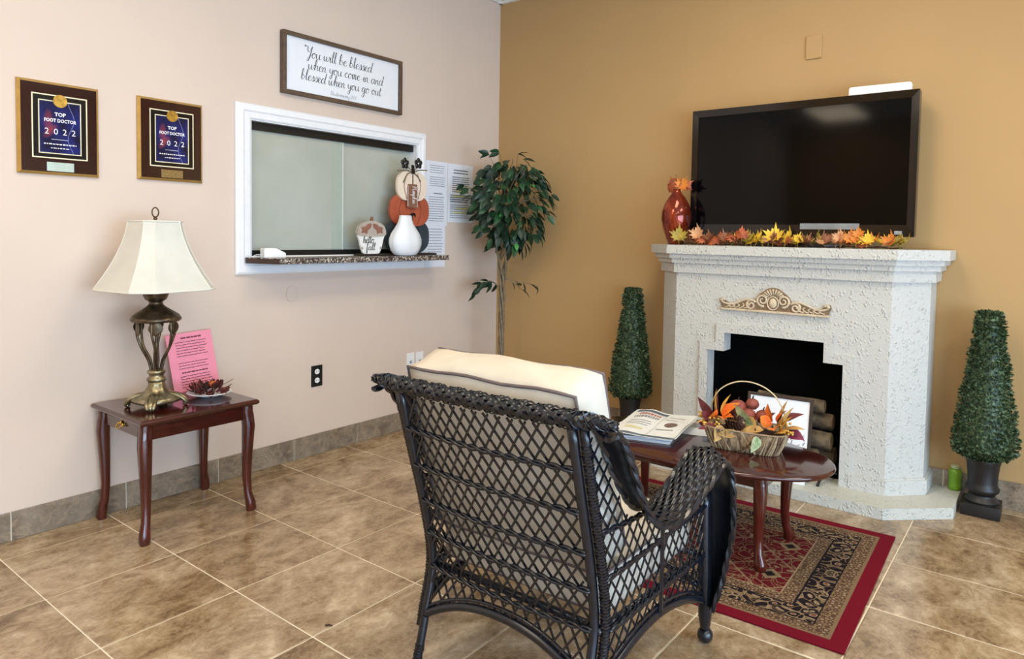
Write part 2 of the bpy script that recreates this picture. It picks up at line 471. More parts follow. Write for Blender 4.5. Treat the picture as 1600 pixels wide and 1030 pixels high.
for i in range(len(xs)-1):
    for j in range(len(ys)-1):
        w = xs[i+1]-xs[i]-2*G; d = ys[j+1]-ys[j]-2*G
        if w < .03 or d < .03: continue
        k = (round(w, 3), round(d, 3))
        if k not in cache: cache[k] = _tm(w, d, 'tile', M_TILE)
        put('tile', cache[k], fl, ((xs[i]+xs[i+1])/2, (ys[j]+ys[j+1])/2, random.uniform(-.0004, .0002)))

# left wall with the reception window opening
WY0, WY1, WZ0, WZ1 = -2.108, -.868, 1.150, 1.919
wl = MB()
wl.box((-.15, ROOM_Y, 0), (0, WY0, ROOM_Z)); wl.box((-.15, WY1, 0), (0, .15, ROOM_Z))
wl.box((-.15, WY0, 0), (0, WY1, WZ0)); wl.box((-.15, WY0, WZ1), (0, WY1, ROOM_Z))
set_struct(wl.build('wall_left', M_WALL_L))
set_struct(MB().box((0, 0, 0), (ROOM_X+.15, .15, ROOM_Z)).build('wall_back', M_WALL_B))
wf = MB()
wf.box((0, ROOM_Y-.15, 0), (3.3, ROOM_Y, ROOM_Z)); wf.box((5.9, ROOM_Y-.15, 0), (ROOM_X+.15, ROOM_Y, ROOM_Z)); wf.box((3.3, ROOM_Y-.15, 2.15), (5.9, ROOM_Y, ROOM_Z)); wf.box((3.3, ROOM_Y-.15, 0), (5.9, ROOM_Y, .15))
set_struct(wf.build('wall_front', M_WALL_B))
w3 = MB()
for x in (3.33, 4.6, 5.87): w3.box((x-.03, ROOM_Y-.1, .15), (x+.03, ROOM_Y-.03, 2.15))
for z_ in (.18, 2.12): w3.box((3.3, ROOM_Y-.1, z_-.03), (5.9, ROOM_Y-.03, z_+.03))
set_struct(w3.build('fill_window_frame', M_WHITE_TRIM))  # frame of an unseen opening, added for the chair-back fill light
wr = MB(); GY0, GY1, GZ0, GZ1 = -7.1, -1.5, .2, 2.0
wr.box((ROOM_X, ROOM_Y, 0), (ROOM_X+.15, GY0, ROOM_Z)); wr.box((ROOM_X, GY1, 0), (ROOM_X+.15, 0, ROOM_Z))
wr.box((ROOM_X, GY0, 0), (ROOM_X+.15, GY1, GZ0)); wr.box((ROOM_X, GY0, GZ1), (ROOM_X+.15, GY1, ROOM_Z))
set_struct(wr.build('wall_right', M_WALL_L))
w2 = MB()
for k in range(5):
    y = GY0+(GY1-GY0)*k/4; w2.box((ROOM_X+.03, y-.03, GZ0), (ROOM_X+.10, y+.03, GZ1))
for z in (GZ0, GZ1): w2.box((ROOM_X+.03, GY0, z-.03), (ROOM_X+.10, GY1, z+.03))
set_struct(w2.build('window_2', M_WHITE_TRIM))
ce = set_struct(MB().box((-.15, ROOM_Y, ROOM_Z), (ROOM_X+.15, .15, ROOM_Z+.1)).build('ceiling', M_CEIL))
for px, py in PANELS:
    MB().box((px-.30, py-.60, ROOM_Z-.012), (px+.30, py+.60, ROOM_Z-.002)).build('light_panel', M_PANEL, ce)
# ceiling grid mouldings along the two walls seen at the corner
MB().box((0, ROOM_Y, ROOM_Z-.02), (.022, 0, ROOM_Z)).build('wall_angle', M_CEIL, ce)
MB().box((0, -.022, ROOM_Z-.02), (ROOM_X, 0, ROOM_Z)).build('wall_angle', M_CEIL, ce)

# tiled baseboards
BBH = .122
bl = set_struct(MB().box((.0005, ROOM_Y, .0), (.0065, -.001, BBH-.002)).build('baseboard_left', M_GROUT))
bb = set_struct(MB().box((.01, -.0065, .0), (ROOM_X, -.0005, BBH+.016)).build('baseboard_back', M_GROUT))
def bbtile(L, H, axis):
    c = .002
    if axis == 'y': return MB().box((0, -L/2, 0), (.0095, L/2, H), c).mesh('tile', M_BASETILE)
    return MB().box((-L/2, -.0095, 0), (L/2, 0, H), c).mesh('tile', M_BASETILE)
jl = [ROOM_Y]+[y for y in (-6.9+.4602*k for k in range(16)) if y < -.05]+[-.012]
for a, b in zip(jl, jl[1:]):
    put('tile', bbtile(b-a-.004, BBH, 'y'), bl, (.001, (a+b)/2, .0005))
jb = [.011]+[.25+.4602*k for k in range(14)]+[ROOM_X]
for a, b in zip(jb, jb[1:]):
    put('tile', bbtile(b-a-.004, BBH+.018, 'x'), bb, ((a+b)/2, -.001, .0005))

# reception window: mitred casing, reveal, tracks and two sliding frosted panes
w1 = thing('window_1', 'x', 'x'); del w1['label']; del w1['category']; set_struct(w1)
TY0_, TY1_, TZ0, TZ1 = -2.199, -.803, 1.087, 1.996
def casing(o, i):
    """one mitred board with a stepped face: o outer corner pair, i inner corner pair in (y,z)"""
    prof = [(0, .002), (0, .016), (.12, .022), (.45, .022), (.55, .016), (.92, .013), (1, .008), (1, .002)]
    rings = []
    for e in (0, 1):
        rings.append([(h, o[e][0]+(i[e][0]-o[e][0])*t, o[e][1]+(i[e][1]-o[e][1])*t) for t, h in prof])
    return MB().loft(rings)
O = [(TY0_, TZ0), (TY1_, TZ0), (TY1_, TZ1), (TY0_, TZ1)]; I = [(WY0, WZ0+.035), (WY1+.001, WZ0+.035), (WY1+.001, WZ1), (WY0, WZ1)]
for k in range(4):
    casing((O[k], O[(k+1) % 4]), (I[k], I[(k+1) % 4])).build('casing_board', M_WHITE_TRIM, w1)
MB().box((-.149, WY0, WZ0), (.002, WY0+.008, WZ1)).build('reveal', M_WHITE_TRIM, w1)
MB().box((-.149, WY1-.008, WZ0), (.002, WY1, WZ1)).build('reveal', M_WHITE_TRIM, w1)
MB().box((-.149, WY0+.008, WZ1-.006), (.002, WY1-.008, WZ1)).build('reveal', M_WHITE_TRIM, w1)
MB().box((-.149, WY0+.008, WZ0+.001), (.001, WY1-.008, WZ0+.03)).build('sill', M_WHITE_TRIM, w1)
MB().box((-.085, WY0+.008, WZ1-.050), (-.03, WY1-.008, WZ1-.007)).build('track', M_BLACK, w1)
MB().box((-.085, WY0+.008, WZ0+.03), (-.03, WY1-.008, WZ0+.064)).build('track', M_BLACK, w1)
MB().box((-.053, WY0+.009, WZ0+.055), (-.047, -1.455, WZ1-.045)).build('pane', M_GLASS, w1)
MB().box((-.071, -1.53, WZ0+.055), (-.065, WY1-.009, WZ1-.045)).build('pane', M_GLASS, w1)
MB().box((-.0545, -1.458, WZ0+.06), (-.0455, -1.450, WZ1-.045)).build('pane_edge', M_GLASS2, w1)
MB().box((-.0468, -1.535, WZ0+.06), (-.0458, -1.462, WZ1-.045)).build('overlap_strip', M_GLASS3, w1)
# office wall behind the frosted glass
set_struct(MB().box((-.30, WY0-.2, .9), (-.26, WY1+.2, 2.2)).build('wall_office', plain('office_wall', lin(120, 118, 104), .8)))

# ================================================================== FIREPLACE
FX = 2.231
fp = thing('fireplace', 'white stuccoed faux fireplace with chamfered corners and stepped opening', 'fireplace', (FX, 0, 0))
A_, B_, YF = .5665, .715, -.36
def octo(d, yf=YF, a=A_, b=B_, back=-.006):
    return [(-b-d, back), (-b-d, yf+(b-a)-.414*d), (-a-.414*d, yf-d), (a+.414*d, yf-d), (b+d, yf+(b-a)-.414*d), (b+d, back)]
HZ = .055
MB().prism([(-.86, -.006), (-.86, -.33), (-.60, -.565), (.60, -.565), (.86, -.33), (.86, -.006)], .0005, HZ, 'xy').build('hearth_slab', M_CONCRETE, fp, label='low white hearth slab with cut corners')
bd = MB()
hole = [(-.36, HZ), (-.36, .682), (-.265, .682), (-.265, .787), (.265, .787), (.265, .682), (.36, .682), (.36, HZ)]
bd.prism([(-A_, HZ)]+hole+[(A_, HZ), (A_, 1.117), (-A_, 1.117)], YF, -.27, 'xz')
for s in (-1, 1):
    bd.prism([(s*A_, YF), (s*B_, YF+B_-A_), (s*B_, -.006), (s*.42, -.006), (s*.42, -.275), (s*A_, -.275)], HZ, 1.117, 'xy')
bd.build('body', M_STUCCO, fp)
fb = MB()
fb.box((-.415, -.05, HZ+.001), (.415, -.03, .86)); fb.box((-.415, -.27, .80), (.415, -.05, .86))
fb.box((-.419, -.268, HZ+.001), (-.405, -.05, .86)); fb.box((.405, -.268, HZ+.001), (.419, -.05, .86)); fb.box((-.415, -.27, HZ+.0005), (.415, -.03, HZ+.003))
fb.build('firebox', M_FIREBLACK, fp)
# raised stepped surround
w = .048
outer = [(-.36-w, HZ), (-.36-w, .682+w), (-.265-w, .682+w), (-.265-w, .787+w), (.265+w, .787+w), (.265+w, .682+w), (.36+w, .682+w), (.36+w, HZ)]
sm = MB(); n = len(hole)
for k in range(n-1):
    q = [hole[k], hole[k+1], outer[k+1], outer[k]]
    sm.prism(q, YF-.014, YF+.002, 'xz')
sm.build('surround_moulding', M_STUCCO, fp)
for s in (-1, 1):
    d = .018; bp = MB()
    bp.prism([(s*.405, YF-d), (s*(A_+.414*d), YF-d), (s*(B_+d), YF+B_-A_-.414*d), (s*(B_+d), -.007), (s*(B_-.05), -.007), (s*(A_-.05), -.30), (s*.405, -.30)], HZ+.0005, .128, 'xy')
    bp.prism([(s*.405, YF-d*.5), (s*(A_+.2*d), YF-d*.5), (s*(B_+d*.5), YF+B_-A_-.2*d), (s*(B_+d*.5), -.007), (s*(B_-.05), -.007), (s*(A_-.05), -.30), (s*.405, -.30)], .128, .138, 'xy')
    bp.build('plinth', M_STUCCO, fp)
for nm, d, z0, z1 in (('frieze', .02, 1.117, 1.172), ('cornice_step', .038, 1.1725, 1.200), ('cornice_step', .056, 1.2005, 1.2265), ('mantel_shelf', .078, 1.227, 1.277)):
    MB().prism(octo(d), z0, z1, 'xy').build(nm, M_STUCCO, fp)
# carved ornament above the opening
ap = MB().prism([(-.285, .925), (-.285, .945), (-.295, .965), (-.29, .982), (-.272, .985), (-.262, .97), (-.24, .957), (-.20, .962), (-.165, .98), (-.13, .99), (-.095, .985), (-.085, 1.005), (-.07, 1.02), (-.05, 1.035), (-.025, 1.052), (0, 1.056),
     (.025, 1.052), (.05, 1.035), (.07, 1.02), (.085, 1.005), (.095, .985), (.13, .99), (.165, .98), (.20, .962), (.24, .957), (.262, .97), (.272, .985), (.29, .982), (.295, .965), (.285, .945), (.285, .925)], YF-.012, YF-.0005, 'xz').build('ornament', M_APPLD, fp, label='carved ivory scrollwork ornament above the opening')
yo = YF-.013
def spiral(c, r0, r1, a0, turns, s, n=22):
    return [(c[0]*s+s*(r0+(r1-r0)*i/n)*cos(a0+turns*2*pi*i/n), yo-.004*i/n, c[1]+(r0+(r1-r0)*i/n)*sin(a0+turns*2*pi*i/n)) for i in range(n+1)]
for s in (-1, 1):
    MB().tube(spiral((.055, .985), .034, .007, -1.8, 1.6, s), [.0075-.003*i/22 for i in range(23)], 6).build('scroll', M_APPL, ap, 'full')
    MB().tube(spiral((.118, .955), .030, .006, 2.6, -1.5, s), [.0075-.003*i/22 for i in range(23)], 6).build('scroll', M_APPL, ap, 'full')
    MB().tube(catmull([(s*.10, yo, .978), (s*.135, yo-.003, .986), (s*.175, yo, .972), (s*.215, yo, .956), (s*.25, yo, .953), (s*.278, yo-.002, .962), (s*.284, yo-.004, .976), (s*.272, yo-.004, .98), (s*.266, yo-.003, .972)], 4), .006, 6).build('scroll', M_APPL, ap, 'full')
    for k in range(5):
        x = .13+.026*k
        MB().tube(catmull([(s*(x+.03), yo, .934), (s*(x+.01), yo-.003, .940), (s*x, yo-.003, .958-.004*k), (s*(x+.012), yo-.002, .966-.005*k)], 3), [.004]*9+[.002], 5).build('frond', M_APPL, ap, 'full')
    MB().ball((s*.282, yo-.004, .972), .009, 6).build('bead', M_APPL, ap, 'full')
MB().ball((0, yo, .972), .022, 8, (1, .5, 1.25)).build('cabochon', M_APPL, ap, 'full')
MB().tube([(.03*cos(t*pi/8), yo-.003, .972+.036*sin(t*pi/8)) for t in range(16)], .0042, 5, closed=True).build('rim', M_APPL, ap, 'full')
for k in range(9):
    a = pi*(.12+.76*k/8)
    MB().tube([(.026*cos(a), yo, .995+.020*sin(a)), (.062*cos(a)*.95, yo-.004, 1.0+.048*sin(a))], [.003, .0062], 5).build('shell_rib', M_APPL, ap, 'full')
MB().box((-.287, YF-.02, .918), (.287, YF-.0005, .930), .003).build('base_bar', M_APPL, ap)

# logs and grate in the firebox
M_LOG = plain('charred_birch_bark', lin(92, 78, 60), .85, var=.85, scale=16, bump=.6, bdist=.004)
M_LOGEND = plain('log_end_wood', lin(150, 126, 92), .85, var=.2)
gr = thing('log_grate', 'black metal log grate with bent feet in the fireplace', 'grate', (FX+.09, -.27, HZ+.003))
g1 = MB()
for k in range(4):
    x = -.22+.147*k
    g1.tube([(x, .15, .0), (x, .14, .045), (x, -.09, .05), (x, -.122, .075)], .007, 5)
g1.tube([(-.25, -.05, .043), (.25, -.05, .043)], .007, 5); g1.tube([(-.25, .09, .043), (.25, .09, .043)], .007, 5)
g1.build('bars', M_BLACK, gr)
for x in (-.235, .2): MB().tube([(x, -.09, .045), (x-.005, -.14, .045), (x-.012, -.185, 0.0)], .008, 5).build('foot', M_BLACK, gr)
LOGS = [((-.05, -.055, .102), .40, .05, .06, 'lowest fireplace log, resting on the grate at the front'), ((.0, .075, .10), .42, .047, -.04, 'lowest rear fireplace log against the firebox back'),
        ((.01, -.02, .200), .40, .045, -.03, 'second fireplace log up, dark charred bark'), ((.02, .02, .291), .37, .042, .03, 'third fireplace log up beside the framed picture'), ((-.01, .0, .374), .35, .036, -.02, 'topmost fireplace log of the stack')]
for (c, L, r, rz, lab) in LOGS:
    t = thing('fire_log', lab, 'log', (FX+.09+c[0], -.27+c[1], HZ+c[2]), rz, 'logs stacked in the fireplace')
    rings = []
    for i in range(9):
        x = -L/2+L*i/8
        rings.append([(x, r*(1+.12*sin(3*a*2*pi/12+i*1.7)+random.uniform(-.05, .05))*cos(2*pi*a/12), r*(1+.1*cos(2*a+i)+random.uniform(-.05, .05))*sin(2*pi*a/12)) for a in range(12)])
    MB().loft(rings).build('bark', M_LOG, t, True)
    for s in (-1, 1): MB().tube([(s*(L/2-.002), 0, 0), (s*(L/2+.002), 0, 0)], r*.86, 12).build('cut_end', M_LOGEND, t)

# framed picture and card propped on the hearth
M_DKFRAME = plain('dark_brown_frame', lin(62, 50, 42), .4)
M_PAPER = plain('white_paper', lin(238, 240, 243), .7, var=.02)
M_INK = plain('black_ink', lin(34, 34, 38), .7)
M_REDINK = plain('dark_red_ink', lin(120, 42, 40), .7)
pf = thing('picture_frame', 'dark framed white picture leaning inside the fireplace behind the basket', 'picture frame', (2.285, -.425, HZ+.001)); pf.rotation_euler = (radians(-9), 0, radians(3))
pw, ph = .17, .425
for (lo, hi) in (((-pw, -.008, 0), (-pw+.016, .008, ph)), ((pw-.016, -.008, 0), (pw, .008, ph)), ((-pw+.016, -.008, 0), (pw-.016, .008, .016)), ((-pw+.016, -.008, ph-.016), (pw-.016, .008, ph))):
    MB().box(lo, hi, .002).build('frame_rail', M_DKFRAME, pf)
MB().box((-pw+.014, -.003, .014), (pw-.014, .006, ph-.014)).build('picture_sheet', M_PAPER, pf)
cd = thing('greeting_card', 'small white card with red and black marks beside the basket', 'card', (2.405, -.49, HZ+.001)); cd.rotation_euler = (radians(-8), 0, radians(4))
MB().box((-.05, -.001, 0), (.05, .001, .258)).build('sheet', M_PAPER, cd)
k = MB()
for (x, z, dx, dz) in ((-.03, .22, .01, .02), (-.028, .2, .006, .02), (.02, .232, .012, .012), (.03, .2, .008, .016), (.0, .19, .014, .012), (.022, .246, .014, .006)):
    k.tube([(x, -.0022, z), (x+dx, -.0022, z+dz)], .0016, 4)
k.build('print', M_INK, cd)
k = MB().tube([(-.02, -.0022, .165), (.0, -.0022, .172), (.02, -.0022, .168), (.035, -.0022, .176)], .0016, 4)
k.build('print', M_REDINK, cd)

# ================================================================== TELEVISION
M_TVB = plain('gloss_black_bezel', lin(10, 10, 12), .12, var=.1)
M_SCR = NT('tv_screen_black'); M_SCR = M_SCR.done(lin(5, 5, 6), .07, spec=.16)
M_SILVER = plain('pale_silver', lin(150, 158, 164), .3, .3, var=.15, scale=12)
tv = thing('television', 'large black flat screen television standing on the mantel', 'television', (2.257, -.155, 1.278))
TW, Z0, Z1 = .600, .062, .806
MB().box((-TW, -.01, Z0), (TW, .045, Z1), .006).build('cabinet', M_TVB, tv)
bz = .040
for (p, nm) in ((((-TW, Z1), (TW, Z1), (TW-.036, Z1-bz), (-TW+.036, Z1-bz)), 'bezel'), (((-TW, Z0), (TW, Z0), (TW-.036, Z0+.062), (-TW+.036, Z0+.062)), 'bezel'),
                (((-TW, Z0), (-TW, Z1), (-TW+.036, Z1-bz), (-TW+.036, Z0+.062)), 'bezel'), (((TW, Z0), (TW, Z1), (TW-.036, Z1-bz), (TW-.036, Z0+.062)), 'bezel')):
    vs = [(a, y, b) for y in (-.008, ) for a, b in p]+[(p[0][0], -.020, p[0][1]), (p[1][0], -.020, p[1][1]), (p[2][0], -.016, p[2][1]), (p[3][0], -.016, p[3][1])]
    MB().add(vs, [(0, 1, 2, 3), (4, 7, 6, 5), (0, 4, 5, 1), (1, 5, 6, 2), (2, 6, 7, 3), (3, 7, 4, 0)]).build(nm, M_TVB, tv)
MB().box((-TW+.034, -.0125, Z0+.06), (TW-.034, -.009, Z1-bz+.002)).build('screen', M_SCR, tv)
MB().box((.045, -.0215, Z0+.036), (.345, -.0195, Z0+.068), .0008).build('bezel_strip', M_SILVER, tv, label='pale silver strip on lower bezel')  # pale silver bar across the lower bezel
MB().box((TW-.09, -.0215, Z0+.012), (TW-.055, -.0195, Z0+.030), .0008).build('badge', M_SILVER, tv)
MB().box((-.07, -.005, .012), (.07, .03, Z0+.02)).build('neck', M_TVB, tv)
MB().prism([(.27*cos(t*pi/16), .005+.11*sin(t*pi/16)) for t in range(32)], 0, .014, 'xy').build('stand_base', M_TVB, tv)
rb = thing('router_box', 'white rounded flat box resting on top of the television', 'router', (2.668, -.135, 1.278+Z1+.0005)); rb.rotation_euler = (0, radians(.5), 0)
pts = [(-.147, 0), (.147, 0)]+[(.147-.012+.012*cos(a*pi/8), .034+.012*sin(a*pi/8)) for a in range(5)]+[(-.147+.012+.012*cos(pi/2+a*pi/8), .034+.012*sin(pi/2+a*pi/8)) for a in range(5)]
MB().prism(pts, -.012, .018, 'xz').build('shell', M_WHITE, rb)
MB().box((-.02, -.0135, .012), (.02, -.0118, .016)).build('vent_slot', M_PAPER, rb)

# blank wall plate high on the ochre wall
bpw = tag(MB().box((-.043, -.011, -.066), (.043, -.0005, .066), .004).build('blank_wall_plate', M_WALL_B, loc=(2.298, 0, 2.41)), 'painted-over blank plate high on the ochre wall above the television', 'wall plate')

# ================================================================== WICKER ARMCHAIR
ch = thing('wicker_armchair', 'black wicker armchair with cream cushions seen from behind', 'armchair', (2.24, -2.42, 0), radians(.6))
PV = [(0, -.335), (.16, -.30), (.325, -.265), (.5, -.30), (.87, -.405), (.9, -.412)]       # back post: v by height
def pv(z): return interp(z, PV)
def postu(z): return .288+.006*(z/.87)
for s in (-1, 1):
    P = catmull([(s*.292, -.335, 0), (s*.288, -.318, .08), (s*.286, -.298, .17), (s*.285, -.268, .32), (s*.287, -.30, .5), (s*.289, -.352, .68), (s*.291, -.405, .87)], 4)
    lg = MB().tube(P, .0135, 8).build('back_leg', M_WICKER, ch, 'full')
    MB().tube([(p.x+s*.025, p.y+.014, p.z) for p in P if p.z > .12], .0125, 8).build('side_post', M_WICKER, ch, 'full')
    for (za, zb) in ((.01, .10), (.14, .87)):
        hp = []
        Q = [Vector((p.x+s*(.025 if zb > .2 else 0), p.y+(.014 if zb > .2 else 0), p.z)) for p in P if za <= p.z <= zb]
        Q = resample(Q, .0014)
        for k, p in enumerate(Q):
            a = k*1.0; rw = .0128 if zb > .2 else .0138; hp.append((p.x+rw*cos(a), p.y+rw*sin(a), p.z))
        MB().tube(hp, .0030, 3, False).build('wrapping', M_WICKER, lg)
    # front leg with ball foot
    F = [(s*.335, .33, .50), (s*.336, .335, .35), (s*.338, .345, .18), (s*.338, .352, .10), (s*.336, .360, .045)]
    f = MB().tube(catmull(F, 4), [.018+.004*min(1, i/8) if i < 12 else .022-.007*(i-12)/4 for i in range(17)], 9)
    f.ball((s*.336, .363, .026), .026, 8, (1, 1, 1))
    f.build('front_leg', M_WICKER, ch, 'full')

# flat rattan strands
def strand(pts, parent, name='strand', r=.0043, n=4, flat=.55, ref=None):
    return MB().tube(pts, r, n, True, flat, ref).build(name, M_WICKER, parent, False)
def band(pts, parent, r=.0062, name='rail'):
    """twisted pair of canes"""
    Q = resample(pts, .012); mb = MB()
    for ph in (0, pi):
        mb.tube([(p.x, p.y+.004*cos(i*.9+ph), p.z+.005*sin(i*.9+ph)) for i, p in enumerate(Q)], r*.8, 5)
    return mb.build(name, M_WICKER, parent, 'full')

def arch_back(u): return .165+.085*(1-min(1, abs(u)/.285)**2.2)
def backpt(u, z, off=0): return Vector((u, pv(z)-.022*(1-(u/.3)**2)*(1 if z > .3 else .4)+off, z))
bpn = MB().tube([backpt(u/20*.285, arch_back(u/20*.285)) for u in range(-20, 21)], .013, 7).build('back_lattice', M_WICKER, ch, 'full')
MB().tube([backpt(u/20*.285, arch_back(u/20*.285)+.02) for u in range(-20, 21)], .006, 5).build('arch_cane', M_WICKER, bpn, 'full')
ZT = .865
K = 1.48; DU = .0385
for sgn in (1, -1):
    c = -1.0
    while c < 1.0:
        pts = []
        z = .16
        while z <= ZT+.001:
            u = c+sgn*(z-.16)/K
            if abs(u) <= .280 and z >= arch_back(u): pts.append(backpt(u, z, -.003*sgn))
            z += .02
        if len(pts) >= 3: strand(pts, bpn, ref=(0, 1, 0))
        c += DU
for z in (.755, .64, .525, .42, .31):
    band([backpt(-.285+.57*i/20, z, -.008) for i in range(21)], bpn)
# braided roll along the top of the back
def topc(u): return Vector((u, -.412-.008*(1-(u/.3)**2), .888))
tr = MB().tube([topc(u/20*.30) for u in range(-20, 21)], .019, 8).build('top_rail', M_WICKER, ch, 'full')
for d in (1, -1):
    for q in range(6):
        P = []
        for i in range(0, 89):
            u = -.305+.61*i/88
            a = d*(i*.20)+q*2*pi/6
            rr = .0210+.0036*sin(i*1.2+q*pi+(0 if d > 0 else pi))
            P.append(topc(u)+Vector((0, rr*1.15*cos(a), rr*.95*sin(a))))
        mb = MB(); nn = len(P)
        # flat ribbon lying on the roll
        vs = []; fs = []
        for i, p in enumerate(P):
            c = topc(p.x); nrm = (p-c).normalized(); tg = (P[min(i+1, nn-1)]-P[max(i-1, 0)]).normalized(); side = tg.cross(nrm).normalized()*.0062
            vs += [p+side, p+nrm*.0030, p-side]
        for i in range(nn-1):
            k = 3*i; fs += [(k, k+1, k+4, k+3), (k+1, k+2, k+5, k+4)]
        mb.add(vs, fs).build('strand', M_WICKER, tr, 'full')

# arms: a broad woven strip running from the back over the arm and down the front
def arm_curve():
    return catmull([(0, -.415, .885), (0, -.35, .880), (0, -.29, .815), (0, -.235, .71), (0, -.165, .618), (0, -.08, .583), (0, .02, .592), (0, .12, .628), (0, .21, .662), (0, .28, .660), (0, .33, .615), (0, .352, .53), (0, .358, .40), (0, .356, .26), (0, .352, .13)], 6)
ARM = resample(arm_curve(), .008); NA = len(ARM)
def armframe(i):
    t = ARM[min(i+1, NA-1)]-ARM[max(i-1, 0)]; t.normalize()
    return ARM[i], Vector((0, -t.z, t.y))     # normal: up / forward side
def armpt(s, i, w, off=0.0):
    f = i/(NA-1)
    ui = interp(f, [(0, .285), (.25, .325), (.8, .325), (1, .33)]); uo = interp(f, [(0, .395), (.3, .405), (.5, .425), (.8, .43), (.93, .40), (1, .37)])
    p, nrm = armframe(i)
    drop = -.055*max(0, w-.35)**1.6 + .010*sin(pi*w)
    return Vector((s*(ui+(uo-ui)*w), p.y, p.z))+nrm*(drop+off)
for s in (-1, 1):
    base = MB().grid(lambda a, b: armpt(s, int(round(a*(NA-1))), b, -.004), NA-1, 6)
    arm = base.build('arm', M_WICKER, ch, 'full')
    NS = 9
    for q in range(NS):
        wq = (q+.5)/NS; vs = []; fs = []
        for i in range(NA):
            c = armpt(s, i, wq, .0034*sin(i*.95+q*pi)+.0012)
            side = (armpt(s, i, min(1, wq+.5/NS))-armpt(s, i, max(0, wq-.5/NS)))*.46
            nrm = armframe(i)[1]
            vs += [c-side-nrm*.0012, c-side*.5+nrm*.0006, c+side*.5+nrm*.0006, c+side-nrm*.0012]
        for i in range(NA-1):
            k = 4*i; fs += [(k+j, k+j+1, k+j+5, k+j+4) for j in range(3)]
        MB().add(vs, fs).build('strand', M_WICKER, arm, 'full')
    for wq, r in ((0, .0085), (1, .0085)):
        for ph in (0, pi):
            strand([armpt(s, i, wq, .0038*sin(i*.5+ph))+Vector((s*.0038*cos(i*.5+ph), 0, 0)) for i in range(NA)], arm, 'edge_cane', r=r*.85, n=5, flat=1)
for s in (-1, 1):
    P = [Vector((s*(.285+.125*i/20), -.412+.012*(i/20)**2, .886+.004*sin(pi*i/20))) for i in range(21)]
    sc0 = MB().tube(P, [.020-.011*(i/20)**2.2 for i in range(21)], 8).build('arm_scroll', M_WICKER, ch, 'full')
    for d in (1, -1):
        for q in range(4):
            strand([P[i]+Vector((0, cos(d*i*.5+q*pi/2), sin(d*i*.5+q*pi/2)))*(.0205-.011*(i/20)**2.2) for i in range(21)], sc0, r=.0050, flat=.35)
# side lattice panels under the arms
def sideu(v): return interp(v, [(-.40, .300), (-.2, .318), (.34, .336)])
def side_top(v):
    best = .58
    for i in range(NA-1):
        a, b = ARM[i], ARM[i+1]
        if a.y <= v <= b.y: best = a.z+(b.z-a.z)*(v-a.y)/max(1e-6, b.y-a.y); break
    return best-.012
def side_arch(v):
    t = (v+.30)/.64; return .165-.02*t+.085*sin(pi*min(1, max(0, t)))**.8
for s in (-1, 1):
    sp = MB().tube([(s*sideu(v), v, side_arch(v)) for v in [-.29+.63*i/24 for i in range(25)]], .0135, 7).build('side_lattice', M_WICKER, ch, 'full')
    MB().tube([(s*sideu(v), v, side_arch(v)+.022) for v in [-.28+.61*i/24 for i in range(25)]], .006, 5).build('arch_cane', M_WICKER, sp, 'full')
    for sgn in (1, -1):
        c = -1.4
        while c < 1.4:
            pts = []; z = .15
            while z < .89:
                v = c+sgn*(z-.15)/1.35
                if -.40 < v < .335 and z >= side_arch(v) and z <= side_top(v) and v > pv(z)+.012:
                    pts.append((s*(sideu(v)+.003*sgn), v, z))
                elif len(pts) >= 3: break
                z += .02
            if len(pts) >= 3: strand(pts, sp, ref=(1, 0, 0), r=.0041)
            c += .043
    for za, zb in ((.31, .31), (.45, .47), (.58, .55)):
        P = [(s*(sideu(v)+.008), v, za+(zb-za)*(v+.3)/.6) for v in [pv(za)+.02+(.33-pv(za)-.02)*i/20 for i in range(21)]]
        P = [p for p in P if p[2] < side_top(p[1])]
        if len(P) > 3: band(P, sp)
    strand([(s*(sideu(.02)+.010), .02, z) for z in (side_arch(.02), .35, .5, side_top(.02))], sp, 'upright', r=.007, n=5, flat=1)
    # front apron upright lattice between front leg and strip
# front and seat rails
MB().tube([(-.335, .33, .30), (.335, .33, .30)], .012, 7).build('seat_rail', M_WICKER, ch, 'full')
for s in (-1, 1): MB().tube([(s*.295, -.27, .305), (s*.335, .33, .305)], .011, 7).build('seat_rail', M_WICKER, ch, 'full')
MB().tube([(-.29, -.25, .305), (.29, -.25, .305)], .011, 7).build('seat_rail', M_WICKER, ch, 'full')
fa = MB().tube([(u*.32, .345, .19+.06*(1-u*u)) for u in [-1+i/10 for i in range(21)]], .012, 7).build('front_apron', M_WICKER, ch, 'full')
for k in range(14):
    u = -.30+.6*k/13; strand([(u, .34, .20+.06*(1-(u/.32)**2)), (u, .335, .30)], fa)

